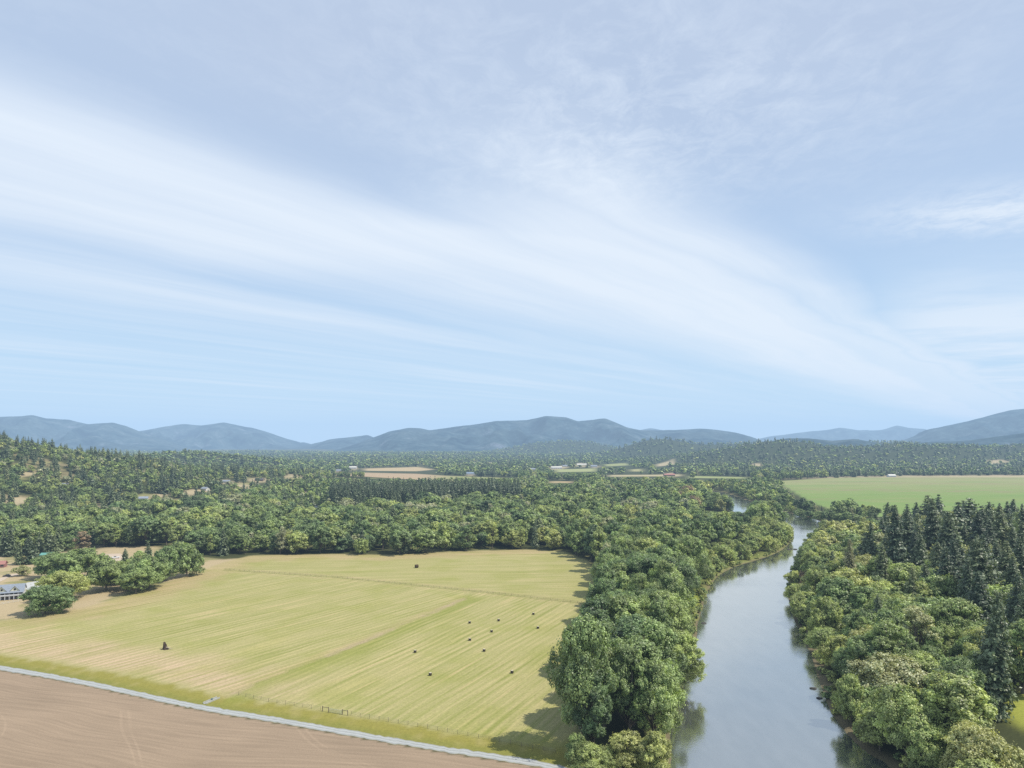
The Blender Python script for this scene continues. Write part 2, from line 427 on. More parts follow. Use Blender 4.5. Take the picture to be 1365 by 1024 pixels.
# ------------------------------------------------------------------ ground sheets
def build_ground():
    Y = [60.0]
    while Y[-1] < 16500: Y.append(Y[-1] * 1.0078 + .05)
    Y = np.array(Y); S = np.linspace(-1.35, 1.35, 451)
    XX = S[None, :] * (Y[:, None] + 60); YY = np.repeat(Y[:, None], len(S), 1)
    sd = river_sd(XX, YY); Z = full_h(XX, YY, sd)
    nY, nS = XX.shape
    # colours (linear albedo)
    def c(*v): return np.array(v)
    C = np.empty((nY, nS, 3)); C[:] = c(.060, .068, .028)
    n1, n2, n3 = wav(XX, YY, 60, 1), wav(XX, YY, 23, 2), wav(XX, YY, 9, 4)
    def lay(mask, colr): C[:] = C * (1 - mask[..., None]) + np.asarray(colr) * mask[..., None]
    lay(ss(1500, 3500, YY) * .6, c(.045, .065, .035))
    lay(ss(.35, .7, wav(XX, YY, 130, 12) + .3 * n2) * ss(600, 800, YY) * ss(-250, -420, XX) * .55, c(.35, .285, .165))      # dry grass between the hill trees
    for (gx, gy, gz), x, y, a, b in CLEARG:
        px, py = project(XX, YY, Z)
        lay(ss(1.4, .5, np.hypot((px - x) / (a * 1.15), (py - y) / (b * 1.3)) + .28 * n2 + .2 * n3) * .9, c(.45, .37, .24))
    lay(ss(.55, .95, wav(XX, YY, 75, 31) + .5 * wav(XX, YY, 28, 32)) * ss(520, 600, YY) * ss(1900, 1700, YY) * .8, c(.26, .25, .11))
    yard = in_poly(XX, YY, YARD); dy = np.where(yard, dist_line(XX, YY, YARD, True), 0)
    lay(ss(0, 8, dy), c(.45, .36, .225)); lay(ss(0, 8, dy) * ss(.1, .7, n1 + .4 * n3), c(.26, .25, .11))
    g = in_poly(XX, YY, GREENF); dg = np.where(g, dist_line(XX, YY, GREENF, True), 0)
    gm = ss(0, 9, dg); lay(gm, c(.20, .285, .085))
    far = ss(1150, 1750, YY + 60 * n1)
    lay(gm * far, c(.29, .30, .135))
    lay(gm * ss(.25, .8, np.sin(YY / 46 + .004 * XX) * .6 + .4 * n1) * ss(1000, 1300, YY) * .55, c(.27, .235, .135))
    lay(gm * ss(.2, .9, wav(XX * .35, YY, 90, 41) + .5 * wav(XX * .25, YY, 37, 42)) * .4, c(.27, .29, .12)); lay(gm * ss(.3, .9, wav(XX * .3, YY, 130, 43)) * .35, c(.15, .26, .07))
    lay(gm * ss(1880, 2050, YY + XX * .02), c(.46, .37, .25)); lay(ss(0, 40, np.where(g, 0, 1) * (70 - dist_line(XX, YY, GREENF, True))) * ss(1750, 1900, YY) * .7, c(.44, .36, .24))
    for i, P in enumerate(FARF):
        q = in_poly(XX, YY, P); d = np.where(q, dist_line(XX, YY, P, True), 0)
        lay(ss(0, 30, d), (c(.42, .31, .20), c(.46, .36, .22), c(.45, .35, .2), c(.30, .32, .14), c(.42, .35, .22), c(.36, .34, .17), c(.44, .35, .22), c(.43, .3, .2), c(.33, .35, .16), c(.42, .36, .22), c(.30, .33, .14), c(.36, .33, .2))[i])
        if i == 0: lay(ss(0, 30, d) * ss(-260, -120, XX), c(.27, .29, .12))
    hay = in_poly(XX, YY, HAY); dh = np.where(hay, dist_line(XX, YY, HAY, True), -dist_line(XX, YY, HAY, True))
    hm = ss(-3, 2, dh)
    lay(hm, c(.385, .35, .165))
    droad = dist_line(XX, YY, RU)
    top = dist_line(XX, YY, pxpoly(FIELD_TOP))
    lay(hm * ss(34, 16, top + 6 * n2) * .8, c(.43, .34, .195))                                       # bleached margin under the woods
    lay(hm * ss(-50, -120, XX) * ss(50, 24, droad + 5 * n2) * ss(8, 17, droad) * .95, c(.48, .375, .245))   # bare tan headland
    lay(hm * ss(.1, .9, n1 + .35 * n2) * .35, c(.30, .30, .09))
    lay(hm * ss(24, 10, droad + 3.0 * n3 + 2 * n2) * ss(-40, 20, XX) * .6, c(.30, .30, .07))
    lay(hm * ss(11.5, 7.5, droad + 1.6 * n3 + n2), c(.275, .25, .062)); lay(hm * ss(12, 8, droad + 1.6 * n3) * ss(.0, .8, n3 + .5 * n2) * .5, c(.36, .31, .13)); lay(hm * ss(5, 1.2, droad + .8 * n3) * .7, c(.20, .21, .05))
    F1 = np.array([at(300, 760)[:2], at(450, 770)[:2], at(620, 787)[:2], at(792, 806)[:2]])
    dF = dist_line(XX, YY, F1)
    lay(hm * ss(2.2, .4, dF + .8 * n3) * .45, c(.17, .17, .06)); lay(hm * ss(9, 4, dF) * ss(2.5, 3.5, dF) * .55, c(.44, .36, .2))
    D1 = np.array([at(310, 925)[:2], at(340, 912)[:2], at(480, 858)[:2], at(618, 799)[:2]])            # ditch between the two mown fields
    dD = dist_line(XX, YY, D1)
    sideD = XX - np.interp(YY, D1[:, 1], D1[:, 0]); lay(hm * ss(15, 4, dD + 2 * n2) * (sideD > 0) * .6, c(.245, .265, .06)); lay(hm * ss(8, 3, dD + n2) * (sideD <= 0) * .5, c(.40, .33, .17)); lay(hm * ss(2.6, 1.0, dD + .8 * n3) * ss(-1.0, .2, n1 + n3 * .6) * .85, c(.42, .33, .22))
    right = ss(0, 25, (XX - np.interp(YY, D1[:, 1], D1[:, 0])))
    lay(hm * right * ss(1, 4, -(YY - 100) * .0) * .0, c(0, 0, 0))
    plow = in_poly(XX, YY, PLOW); lay(ss(-.5, .5, np.where(plow, 1, -1) * dist_line(XX, YY, RL)) * plow, c(.335, .252, .183))
    lay(ss(5, 0.5, np.abs(sd - 1.5) + n3) * (sd > -2) * .9, c(.20, .165, .105))
    lb = dist_line(XX, YY, LBs)
    lay(ss(14, 5, lb) * (sd > 2) * ss(330, 380, YY) * ss(470, 420, YY) * .9, c(.25, .29, .05))         # bright grass on the inner bank
    lay(ss(16, 6, lb) * (sd > 1) * ss(440, 480, YY) * ss(760, 700, YY) * .6, c(.24, .27, .07))
    lay((sd < -1) * np.ones_like(XX), c(.06, .065, .04))
    meadow = ss(22, 12, np.hypot((XX - 170) / .75, (YY - 218) / 1.5)); lay(meadow, c(.33, .35, .07))
    hayp = hm * ss(9, 14, droad); plowp = plow * 1.0
    turn = np.where(XX < np.interp(YY, D1[:, 1], D1[:, 0]), 33.0, 26.0)
    turn = np.where((YY > np.interp(XX, F1[:, 0], F1[:, 1])), 84.0, turn)
    fc = lambda A: (A[:-1, :-1] + A[1:, :-1] + A[:-1, 1:] + A[1:, 1:]) / 4
    fx, fy = fc(XX), fc(YY)
    cls = np.zeros(fx.shape, int)
    cls[in_poly(fx, fy, HAY)] = 1; cls[in_poly(fx, fy, PLOW)] = 2; cls[in_poly(fx, fy, GREENF)] = 3
    for P in FARF[:1]: cls[in_poly(fx, fy, P)] = 4
    idx = np.arange(nY * nS).reshape(nY, nS)
    Q = np.stack([idx[:-1, :-1], idx[:-1, 1:], idx[1:, 1:], idx[1:, :-1]], -1)
    V = np.stack([XX, YY, Z], -1).reshape(-1, 3)
    for k, nm in enumerate(('ground', 'hay_field', 'plowed_field', 'green_field', 'stubble_field')):
        q = Q[cls == k]; used = np.unique(q); mp = np.zeros(len(V), int); mp[used] = np.arange(len(used))
        me = mesh_np(nm, V[used], mp[q], [M['land']])
        for an, arr in (('hay', hayp), ('plow', plowp), ('turn', turn)):
            a = me.attributes.new(an, 'FLOAT', 'POINT'); a.data.foreach_set('value', arr.reshape(-1)[used].astype(np.float32))
        a = me.attributes.new('tone', 'FLOAT_COLOR', 'POINT')
        a.data.foreach_set('color', np.hstack([C.reshape(-1, 3)[used], np.ones((len(used), 1))]).astype(np.float32).ravel())
        me.polygons.foreach_set('use_smooth', np.ones(len(me.polygons), bool))
        tag(link(bpy.data.objects.new(nm, me)), kind='structure')

def land_material():
    m, t = new_mat('land')
    pos = t.add('ShaderNodeNewGeometry').outputs['Position']
    x, y, z = t.sep(pos)
    tone = t.mix(1.0, t.attr('tone')['Color'], (.86, .85, .80), 'MULTIPLY'); hay = t.attr('hay')['Fac']; plow = t.attr('plow')['Fac']
    a = t.m('MULTIPLY', t.attr('turn')['Fac'], math.pi / 180); ca, sa = t.m('COSINE', a), t.m('SINE', a)
    u = t.m('SUBTRACT', t.m('MULTIPLY', x, ca), t.m('MULTIPLY', y, sa))
    v = t.m('ADD', t.m('MULTIPLY', x, sa), t.m('MULTIPLY', y, ca))
    sway = t.m('MULTIPLY', t.m('SUBTRACT', t.noise(pos, .02, 2, .5), .5), 5.0)
    rows = t.m('SINE', t.m('MULTIPLY', t.m('ADD', u, sway), 2 * math.pi / 3.7))
    rowk = t.rng(t.noise(t.xyz(t.m('MULTIPLY', u, .06), t.m('MULTIPLY', v, .012), 4.0), 1.0, 2, .5), .33, .58, .30, 1)
    fine = t.noise(t.xyz(t.m('MULTIPLY', u, .80), t.m('MULTIPLY', v, .022)), 1.0, 3, .65)
    band = t.noise(t.xyz(t.m('MULTIPLY', u, .26), t.m('MULTIPLY', v, .007)), 1.0, 2, .5)
    speck = t.noise(pos, .9, 4, .7); patch = t.noise(pos, .045, 3, .6)
    track = t.noise(t.xyz(t.m('MULTIPLY', u, .30), t.m('MULTIPLY', v, .010), 7.0), 1.0, 2, .6)
    g = t.m('ADD', t.m('ADD', t.m('MULTIPLY', fine, .55), t.m('ADD', t.m('MULTIPLY', band, .30), .075)), t.m('MULTIPLY', t.m('MULTIPLY', rows, rowk), .066))
    hc = t.ramp(g, [(.36, (.70, .79, .54)), (.46, (.91, .95, .83)), (.53, (1.0, 1.0, .98)), (.62, (1.20, 1.15, 1.18))])
    hc = t.mix(t.rng(track, .62, .70), hc, (1.25, 1.14, 1.25)); hc = t.mix(t.rng(patch, .50, .72, 0, .55), hc, (.80, .90, .58))
    c = t.mix(1.0, tone, t.mix(hay, (1, 1, 1), hc), 'MULTIPLY')
    s2 = t.rng(speck, .25, .75, .80, 1.20); c = t.mix(1.0, c, t.xyz(s2, s2, s2), 'MULTIPLY')
    # plough lines: long curved furrows plus a few wheel tracks
    b = math.radians(-63)
    bend = t.m('MULTIPLY', t.noise(pos, .012, 1, .5), 26.0)
    pu = t.m('ADD', t.m('ADD', t.m('MULTIPLY', x, math.sin(math.radians(14))), t.m('MULTIPLY', y, math.cos(math.radians(14)))), bend)
    pv = t.m('SUBTRACT', t.m('MULTIPLY', x, math.cos(math.radians(14))), t.m('MULTIPLY', y, math.sin(math.radians(14))))
    fur = t.noise(t.xyz(t.m('MULTIPLY', pu, .75), t.m('MULTIPLY', pv, .035)), 1.0, 3, .65)
    clod = t.noise(pos, 1.6, 4, .7)
    pu2 = t.m('ADD', t.m('ADD', t.m('MULTIPLY', x, .80), t.m('MULTIPLY', y, .60)), t.m('MULTIPLY', bend, 1.6))
    saw = t.m('ABSOLUTE', t.m('SUBTRACT', t.m('ABSOLUTE', t.m('SUBTRACT', t.m('MODULO', t.m('ADD', pu2, 900.0), 41.0), 20.0)), 1.1))
    trk = t.m('MULTIPLY', t.rng(saw, .55, .2, 0, 1), t.rng(t.noise(pos, .03, 2, .5), .44, .56, 0, 1))
    pf = t.m('MULTIPLY', t.rng(fur, .3, .7, .86, 1.12), t.rng(clod, .25, .75, .9, 1.1))
    pf = t.m('ADD', pf, t.m('MULTIPLY', trk, .10)); pf = t.m('MULTIPLY', pf, t.rng(t.noise(pos, .022, 2, .5), .3, .7, .93, 1.06))
    c2 = t.mix(1.0, tone, t.xyz(pf, pf, pf), 'MULTIPLY')
    c = t.mix(plow, c, c2)
    d = t.add('ShaderNodeBsdfPrincipled'); t.put(d.inputs['Base Color'], c); d.inputs['Roughness'].default_value = .95
    d.inputs['Specular IOR Level'].default_value = .1
    bp = t.add('ShaderNodeBump'); bp.inputs['Strength'].default_value = .5; bp.inputs['Distance'].default_value = .25
    t.put(bp.inputs['Height'], t.m('ADD', t.noise(pos, 1.4, 4, .7), t.m('MULTIPLY', hay, fine))); t.l.new(bp.outputs[0], d.inputs['Normal'])
    o = t.add('ShaderNodeOutputMaterial'); t.l.new(d.outputs[0], o.inputs[0])
    return m
M['land'] = land_material()
build_ground()

# the gravel road
def gravel_material():
    m, t = new_mat('gravel')
    pos = t.add('ShaderNodeNewGeometry').outputs['Position']; w = t.attr('across')['Fac']
    trk = t.m('ABSOLUTE', t.m('SUBTRACT', t.m('ABSOLUTE', t.m('SUBTRACT', w, .5)), .19))
    n = t.noise(pos, .7, 4, .65); n2 = t.noise(pos, .12, 3, .6)
    c = t.mix(t.rng(n, .3, .7), (.235, .24, .225), (.325, .335, .32))
    c = t.mix(t.m('MULTIPLY', t.rng(trk, .13, .03), t.rng(n2, .3, .6, .5, 1)), c, (.38, .39, .375))
    edge = t.m('ADD', t.m('ABSOLUTE', t.m('SUBTRACT', w, .5)), t.m('MULTIPLY', t.m('SUBTRACT', n, .5), .32))
    c = t.mix(t.rng(edge, .40, .50, 0, .85), c, (.21, .19, .075))
    d = t.add('ShaderNodeBsdfPrincipled'); t.put(d.inputs['Base Color'], c); d.inputs['Roughness'].default_value = .9
    o = t.add('ShaderNodeOutputMaterial'); t.l.new(d.outputs[0], o.inputs[0]); return m
M['gravel'] = gravel_material()
def ribbon(name, A, B, mat, z, n=260, jit=.0, cross=4):
    def res(P):
        d = np.concatenate([[0], np.cumsum(np.hypot(*np.diff(P, axis=0).T))]); s = np.linspace(0, d[-1], n)
        return np.stack([np.interp(s, d, P[:, 0]), np.interp(s, d, P[:, 1])], 1)
    A, B = res(smooth_line(A, 2)), res(smooth_line(B, 2)); r = np.random.default_rng(3)
    dirn = unit(A - B); A = A + dirn * (r.normal(0, jit, (n, 1))); B = B - dirn * (r.normal(0, jit, (n, 1)))
    V = []
    for k in range(cross + 1):
        f = k / cross; P = A * (1 - f) + B * f
        V.append(np.column_stack([P, base_h(P[:, 0], P[:, 1]) + z + .12 * math.sin(math.pi * f)]))
    V = np.vstack(V); Q = []
    for k in range(cross):
        i = np.arange(n - 1) + k * n
        Q.append(np.stack([i, i + n, i + n + 1, i + 1], 1))
    me = mesh_np(name, V, np.vstack(Q)[:, ::-1], [mat])
    a = me.attributes.new('across', 'FLOAT', 'POINT'); a.data.foreach_set('value', np.repeat(np.linspace(0, 1, cross + 1), n).astype(np.float32))
    return tag(link(bpy.data.objects.new(name, me)), kind='structure')
ribbon('road', RU, RL, M['gravel'], .04, jit=.32)

# river water
def water_material():
    m, t = new_mat('water')
    pos = t.add('ShaderNodeNewGeometry').outputs['Position']
    x, y, z = t.sep(pos)
    n1 = t.noise(pos, 1.3, 3, .6); n2 = t.noise(t.xyz(t.m('MULTIPLY', x, .22), t.m('MULTIPLY', y, .06)), 1.0, 3, .6)
    n3 = t.noise(pos, .02, 2, .5)
    bp = t.add('ShaderNodeBump'); bp.inputs['Strength'].default_value = .10; bp.inputs['Distance'].default_value = .25
    t.put(bp.inputs['Height'], t.m('ADD', t.m('MULTIPLY', n1, t.rng(n3, .35, .65, .25, 1)), n2))
    g = t.add('ShaderNodeBsdfGlossy'); t.put(g.inputs['Color'], (.98, .955, .90))
    t.put(g.inputs['Roughness'], t.rng(n3, .3, .7, .05, .16)); t.l.new(bp.outputs[0], g.inputs['Normal'])
    d = t.add('ShaderNodeBsdfDiffuse'); t.put(d.inputs['Color'], t.mix(t.rng(n2, .35, .65), (.075, .085, .075), (.11, .12, .11)))
    fr = t.add('ShaderNodeLayerWeight'); fr.inputs['Blend'].default_value = .5; t.l.new(bp.outputs[0], fr.inputs['Normal'])
    f = t.rng(fr.outputs['Facing'], .5, .98, .48, .86)
    mx = t.add('ShaderNodeMixShader'); t.put(mx.inputs[0], f); t.l.new(d.outputs[0], mx.inputs[1]); t.l.new(g.outputs[0], mx.inputs[2])
    o = t.add('ShaderNodeOutputMaterial'); t.l.new(mx.outputs[0], o.inputs[0])
    return m
M['water'] = water_material()
def build_water():
    n = 320
    def res(P):
        d = np.concatenate([[0], np.cumsum(np.hypot(*np.diff(P, axis=0).T))]); s = np.linspace(0, d[-1], n)
        return np.stack([np.interp(s, d, P[:, 0]), np.interp(s, d, P[:, 1])], 1)
    A, B = res(LBs), res(RBs)
    A2, B2 = A + (A - B) / np.linalg.norm(A - B, axis=1, keepdims=True) * 3, B + (B - A) / np.linalg.norm(A - B, axis=1, keepdims=True) * 3
    V = np.vstack([np.column_stack([P, np.full(n, WATER_Z)]) for P in (A2, A, B, B2)]); Q = []
    for k in range(3):
        i = np.arange(n - 1) + k * n
        Q.append(np.stack([i, i + n, i + n + 1, i + 1], 1))
    tag(link(bpy.data.objects.new('river', mesh_np('river', V, np.vstack(Q), [M['water']]))), kind='structure')
build_water()

# ------------------------------------------------------------------ mountains
def mountain_material():
    m, t = new_mat('mountain_forest_haze_tint')
    pos = t.add('ShaderNodeNewGeometry').outputs['Position']
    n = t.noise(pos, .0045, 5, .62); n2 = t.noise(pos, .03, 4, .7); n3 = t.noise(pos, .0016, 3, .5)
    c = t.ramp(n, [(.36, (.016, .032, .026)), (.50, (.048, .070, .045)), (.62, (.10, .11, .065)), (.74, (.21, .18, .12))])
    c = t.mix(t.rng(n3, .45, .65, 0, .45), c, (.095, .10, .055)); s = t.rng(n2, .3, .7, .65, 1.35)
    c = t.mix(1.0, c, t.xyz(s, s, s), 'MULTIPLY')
    c = t.mix(1.0, c, (.66, .88, 1.6), 'MULTIPLY')  # blue of distant haze painted into the slope colour; the forest itself is green
    d = t.add('ShaderNodeBsdfDiffuse'); t.put(d.inputs['Color'], c)
    bp = t.add('ShaderNodeBump'); bp.inputs['Strength'].default_value = .8; bp.inputs['Distance'].default_value = 40
    t.put(bp.inputs['Height'], t.noise(pos, .012, 5, .6)); t.l.new(bp.outputs[0], d.inputs['Normal'])
    o = t.add('ShaderNodeOutputMaterial'); t.l.new(d.outputs[0], o.inputs[0]); return m
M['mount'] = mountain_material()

def mountain(D, pts, depth, seed, spur=.85, name='mountain'):
    pts = sorted(pts); xs = np.arange(pts[0][0], pts[-1][0] + .1, 2.0)
    ys = np.interp(xs, [p[0] for p in pts], [p[1] for p in pts])
    k = np.ones(3) / 3; ys2 = np.convolve(np.pad(ys, 1, 'edge'), k, 'valid')
    T = np.concatenate([np.linspace(-1, 0, 34), np.linspace(0.08, 1, 8)])
    V = np.zeros((len(T), len(xs), 3))
    for j, x in enumerate(xs):
        Xr = (x - CX) / F * D
        jag = mnoise.fractal(Vector((Xr / 420, seed, 0)), 1.0, 2.1, 5) * .0011 * D
        zr = max(8, CAM_H + (HY - ys2[j]) / F * D + jag)
        for i, t in enumerate(T):
            s = abs(t); base = zr * (1 - s) ** 1.15
            rd = 1 - abs(mnoise.fractal(Vector((Xr / 900 + t * .25, t * depth / 1500 + seed, seed)), 1.0, 2.0, 4))
            z = base + (rd - .75) * zr * spur * 4 * s * (1 - s)
            V[i, j] = (Xr * (1 + t * depth / D * .6), D + t * depth, max(z, -6) if s < 1 else -12)
    n, mcol = len(T), len(xs); idx = np.arange(n * mcol).reshape(n, mcol)
    Q = np.stack([idx[:-1, :-1], idx[:-1, 1:], idx[1:, 1:], idx[1:, :-1]], -1).reshape(-1, 4)
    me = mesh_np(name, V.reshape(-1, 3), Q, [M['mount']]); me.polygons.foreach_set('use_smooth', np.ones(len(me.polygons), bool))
    tag(link(bpy.data.objects.new(name, me)), kind='structure')

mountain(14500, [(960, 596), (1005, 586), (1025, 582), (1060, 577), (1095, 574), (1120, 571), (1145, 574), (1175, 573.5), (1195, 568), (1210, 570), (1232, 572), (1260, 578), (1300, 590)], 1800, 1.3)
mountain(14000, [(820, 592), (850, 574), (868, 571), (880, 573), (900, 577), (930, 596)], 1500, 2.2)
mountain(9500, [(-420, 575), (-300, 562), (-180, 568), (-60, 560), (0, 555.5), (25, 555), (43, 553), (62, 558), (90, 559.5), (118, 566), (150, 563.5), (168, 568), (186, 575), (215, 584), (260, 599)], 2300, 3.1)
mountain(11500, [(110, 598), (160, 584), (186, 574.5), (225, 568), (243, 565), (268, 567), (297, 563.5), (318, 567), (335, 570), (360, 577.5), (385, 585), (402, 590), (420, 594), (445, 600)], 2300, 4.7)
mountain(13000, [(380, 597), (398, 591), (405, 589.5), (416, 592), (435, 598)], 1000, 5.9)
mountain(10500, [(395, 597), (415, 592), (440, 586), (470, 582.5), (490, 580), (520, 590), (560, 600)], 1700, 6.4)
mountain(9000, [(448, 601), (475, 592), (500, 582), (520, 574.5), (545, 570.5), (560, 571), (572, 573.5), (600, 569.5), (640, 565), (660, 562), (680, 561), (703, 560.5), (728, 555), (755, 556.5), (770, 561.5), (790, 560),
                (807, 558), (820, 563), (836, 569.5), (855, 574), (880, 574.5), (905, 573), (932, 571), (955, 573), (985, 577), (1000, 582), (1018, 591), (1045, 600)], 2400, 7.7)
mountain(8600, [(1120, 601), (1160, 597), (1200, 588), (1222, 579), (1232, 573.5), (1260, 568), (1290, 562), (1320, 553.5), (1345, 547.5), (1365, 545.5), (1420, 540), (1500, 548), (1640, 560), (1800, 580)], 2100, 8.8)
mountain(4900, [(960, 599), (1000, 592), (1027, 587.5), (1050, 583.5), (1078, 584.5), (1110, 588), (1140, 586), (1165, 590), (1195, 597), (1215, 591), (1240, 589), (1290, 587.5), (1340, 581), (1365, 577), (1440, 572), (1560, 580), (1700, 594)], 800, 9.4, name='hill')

# ------------------------------------------------------------------ planting
# --- single trees one can point to
plant_px('broadleaf', 'oak', 62, 818, 36, 56, .22, 'yard', 'dark green spreading oak at the field edge, in front of the yellow-green one')
plant_px('broadleaf', 'oak', 83, 800, 37, 50, .66, 'yard', 'yellow-green rounded oak close behind a darker oak, right of the white house')
for px, py, h, w, tt, lb in [
        (66, 771, 30, 36, .16, 'dark green oak on the left end of the oak row behind the paved drive'),
        (92, 774, 34, 42, .2, 'dark rounded oak in the middle of the row behind the paved drive'),
        (118, 770, 35, 38, .25, 'green oak at the right end of the row behind the paved drive'),
        (143, 788, 37, 48, .30, 'mid green oak leftmost in the clump of trees on the dry yard'),
        (178, 792, 31, 36, .26, 'low dark oak standing foremost in the clump beside the field corner'),
        (198, 785, 38, 38, .22, 'dark green oak in the middle of the clump by the field corner'),
        (222, 775, 42, 34, .14, 'very dark oak second from the right of the clump by the field corner'),
        (250, 769, 40, 34, .2, 'dark oak rightmost of the clump, above the pale field corner'),
        (160, 778, 26, 30, .34, 'small green oak tucked behind the clump beside the red-roofed shed'),
        (240, 752, 26, 30, .3, 'green oak at the back of the clump near the field corner')]:
    plant_px('broadleaf', 'oak', px, py, h * 1.08, w * 1.18, tt + .12, 'yard', lb)
for px, py, h, w, tt, lb in [
        (198, 756, 36, 14, .2, 'dark pointed conifer rising out of the oak clump near the red-roofed shed'),
        (237, 750, 30, 13, .15, 'dark pointed conifer at the back of the clump by the field corner'),
        (167, 757, 26, 14, .3, 'small young conifer beside the gravel yard and white pickup'),
        (41, 752, 40, 20, .06, 'very dark broad conifer standing behind the dry yard at left'),
        (26, 753, 32, 13, .35, 'slim green conifer beside the very dark one on the dry yard'),
        (210, 658, 22, 9, .05, 'leftmost of the dark close conifers beside the pale road on the slope'),
        (219, 659, 26, 11, .03, 'middle one of the dark close conifers beside the pale road on the slope'),
        (229, 657, 24, 10, .05, 'rightmost of the dark close conifers beside the pale road on the slope')]:
    plant_px('conifer', 'fir', px, py, h, w, tt, 'yard', lb)
for px, py, h, w, tt, lb in [
        (30, 768, 13, 22, .84, 'pale olive bushy tree behind the verandah farmhouse'), (105, 752, 20, 28, .4, 'green tree behind the oak row, below the brown half bare tree'),
        (130, 778, 22, 26, .35, 'green oak between the oak row and the oak clump'), (212, 768, 30, 30, .3, 'green oak packed in the clump behind the very dark oak'),
        (185, 765, 30, 30, .42, 'lighter green oak in the clump, in front of the dark pointed conifer'), (262, 767, 22, 22, .38, 'small green oak at the right tip of the clump'),
        (6, 797, 12, 16, .5, 'small light green tree at the left corner of the verandah farmhouse')]:
    plant_px('broadleaf', 'oak', px, py, h, w, tt, 'yard', lb)
for px, h, tt in ((4, 36, .3), (14, 44, .22), (52, 34, .4), (66, 40, .3), (74, 30, .45)):
    plant_px('conifer', 'fir', px, 742, h, h * .38, tt, 'yard')
for px, py, h, w, tt in ((1066, 688, 12, 17, .3), (1079, 692, 14, 20, .22), (1092, 694, 13, 19, .4), (1104, 695, 15, 20, .2), (1117, 696, 12, 18, .35), (1129, 697, 14, 20, .28), (1141, 699, 13, 20, .4)):
    plant_px('broadleaf', 'oak', px, py, h, w, tt, 'far_bank')
plant_px('broadleaf', 'slim', 110, 742, 34, 26, .97, 'yard', 'purplish brown half bare tree among the green trees behind the oaks')
for px, py, h, w, tt, st, lb in [
        (780, 994, 172, 72, .30, 'tall', 'tallest foremost cottonwood at the field edge, throwing its shadow on the mown grass'),
        (800, 962, 132, 72, .22, 'tall', 'big dark cottonwood directly behind the foremost one by the field'),
        (838, 985, 128, 74, .33, 'tall', 'broad cottonwood next to the foremost one, halfway between field and river'),
        (872, 992, 112, 62, .38, 'tall', 'green cottonwood at the water edge beside the yellow-green bushes'),
        (870, 940, 112, 66, .3, 'tall', 'tall dark cottonwood behind the waterside one on the near bank'),
        (911, 917, 82, 48, .52, 'slim', 'light green tree leaning over the river with its dark reflection below')]:
    plant_px('broadleaf', st, px, py, h, w, tt, 'riverside', lb)
for px, py, h, w, tt, lb in [
        (838, 1032, 56, 66, .74, 'big yellow-green bush between the gravel road end and the river'),
        (872, 1040, 66, 52, .7, 'yellow-green bushy willow at the water edge below the cottonwoods'),
        (790, 1040, 48, 52, .55, 'pale green bush beside the gravel road where it leaves the field'),
        (770, 1018, 40, 34, .36, 'small dark bush under the foremost cottonwood beside the road')]:
    plant_px('broadleaf', 'willow', px, py, h, w, tt, 'riverside', lb)
for px, py, h, w, tt, st, lb in [
        (1196, 785, 118, 40, .05, 'fir', 'tallest dark fir standing on the rise above the green field edge'),
        (1160, 786, 96, 34, .18, 'fir', 'dark fir left of the tallest one on the rise over the river'),
        (1243, 762, 104, 34, .2, 'pine', 'tall thin pine topping the ridge of firs, right of the tallest fir'),
        (1228, 790, 84, 36, .28, 'fir', 'broad grey-green fir in front of the thin pine'),
        (1275, 800, 86, 34, .05, 'fir', 'very dark pointed fir among yellow-green maples'),
        (1131, 800, 88, 22, .85, 'pine', 'thin half bare pine nearest the river above the reddish shrub'),
        (1320, 948, 166, 58, .38, 'fir', 'huge grey-green fir beside the sunny meadow, largest on the far bank'),
        (1352, 885, 128, 46, .08, 'fir', 'dark fir behind the huge grey-green one'),
        (1290, 850, 110, 40, .12, 'fir', 'dark fir left of the huge grey-green one'),
        (1172, 872, 84, 34, .32, 'fir', 'green fir standing low among the round bank trees, nearest the water'),
        (1252, 868, 70, 30, .2, 'fir', 'small dark fir among round trees left of the huge grey-green one'),
        (1218, 842, 92, 26, .6, 'pine', 'thin ragged pale pine in the middle of the far bank wood'),
        (1110, 790, 62, 26, .3, 'fir', 'green fir close to the water by the river bend')]:
    plant_px('conifer', st, px, py + 6, h, w, tt, 'far_bank', lb)
for px, py, h, w, tt, st, lb in [
        (1268, 1018, 122, 112, .58, 'tall', 'broad pale green tree at the meadow edge, foremost on the far bank'),
        (1205, 1012, 92, 74, .5, 'oak', 'light green bushy tree at the waterside next to the foremost one'),
        (1190, 935, 105, 60, .42, 'slim', 'tall green tree with drooping boughs above the muddy bank'),
        (1136, 964, 64, 46, .50, 'oak', 'rounded light green tree standing at the muddy bank'),
        (1222, 905, 96, 58, .84, 'slim', 'silvery grey-green poplar in the middle of the far bank wood'),
        (1099, 856, 58, 44, .55, 'oak', 'bright green rounded tree overhanging the river below the bend'),
        (1362, 925, 100, 60, .4, 'slim', 'green tree at the far side of the sunny meadow'),
        (1078, 790, 30, 26, .99, 'oak', 'reddish brown shrubby tree on the bank near the river bend')]:
    plant_px('broadleaf', st, px, py, h, w, tt, 'far_bank', lb)

# --- woods by area
FIXED = np.array([(t['x'], t['y'], (t['w'] or t['h'] * .5)) for t in TREES])
def scatter(x0, x1, y0, y1, s, seed, sy=None):
    r = np.random.default_rng(seed); sy = sy or s
    gx, gy = np.meshgrid(np.arange(x0, x1, s), np.arange(y0, y1, sy))
    gx = gx + (np.arange(gx.shape[0]) % 2)[:, None] * s / 2
    return (gx + r.uniform(-.42, .42, gx.shape) * s).ravel(), (gy + r.uniform(-.42, .42, gy.shape) * sy).ravel(), r

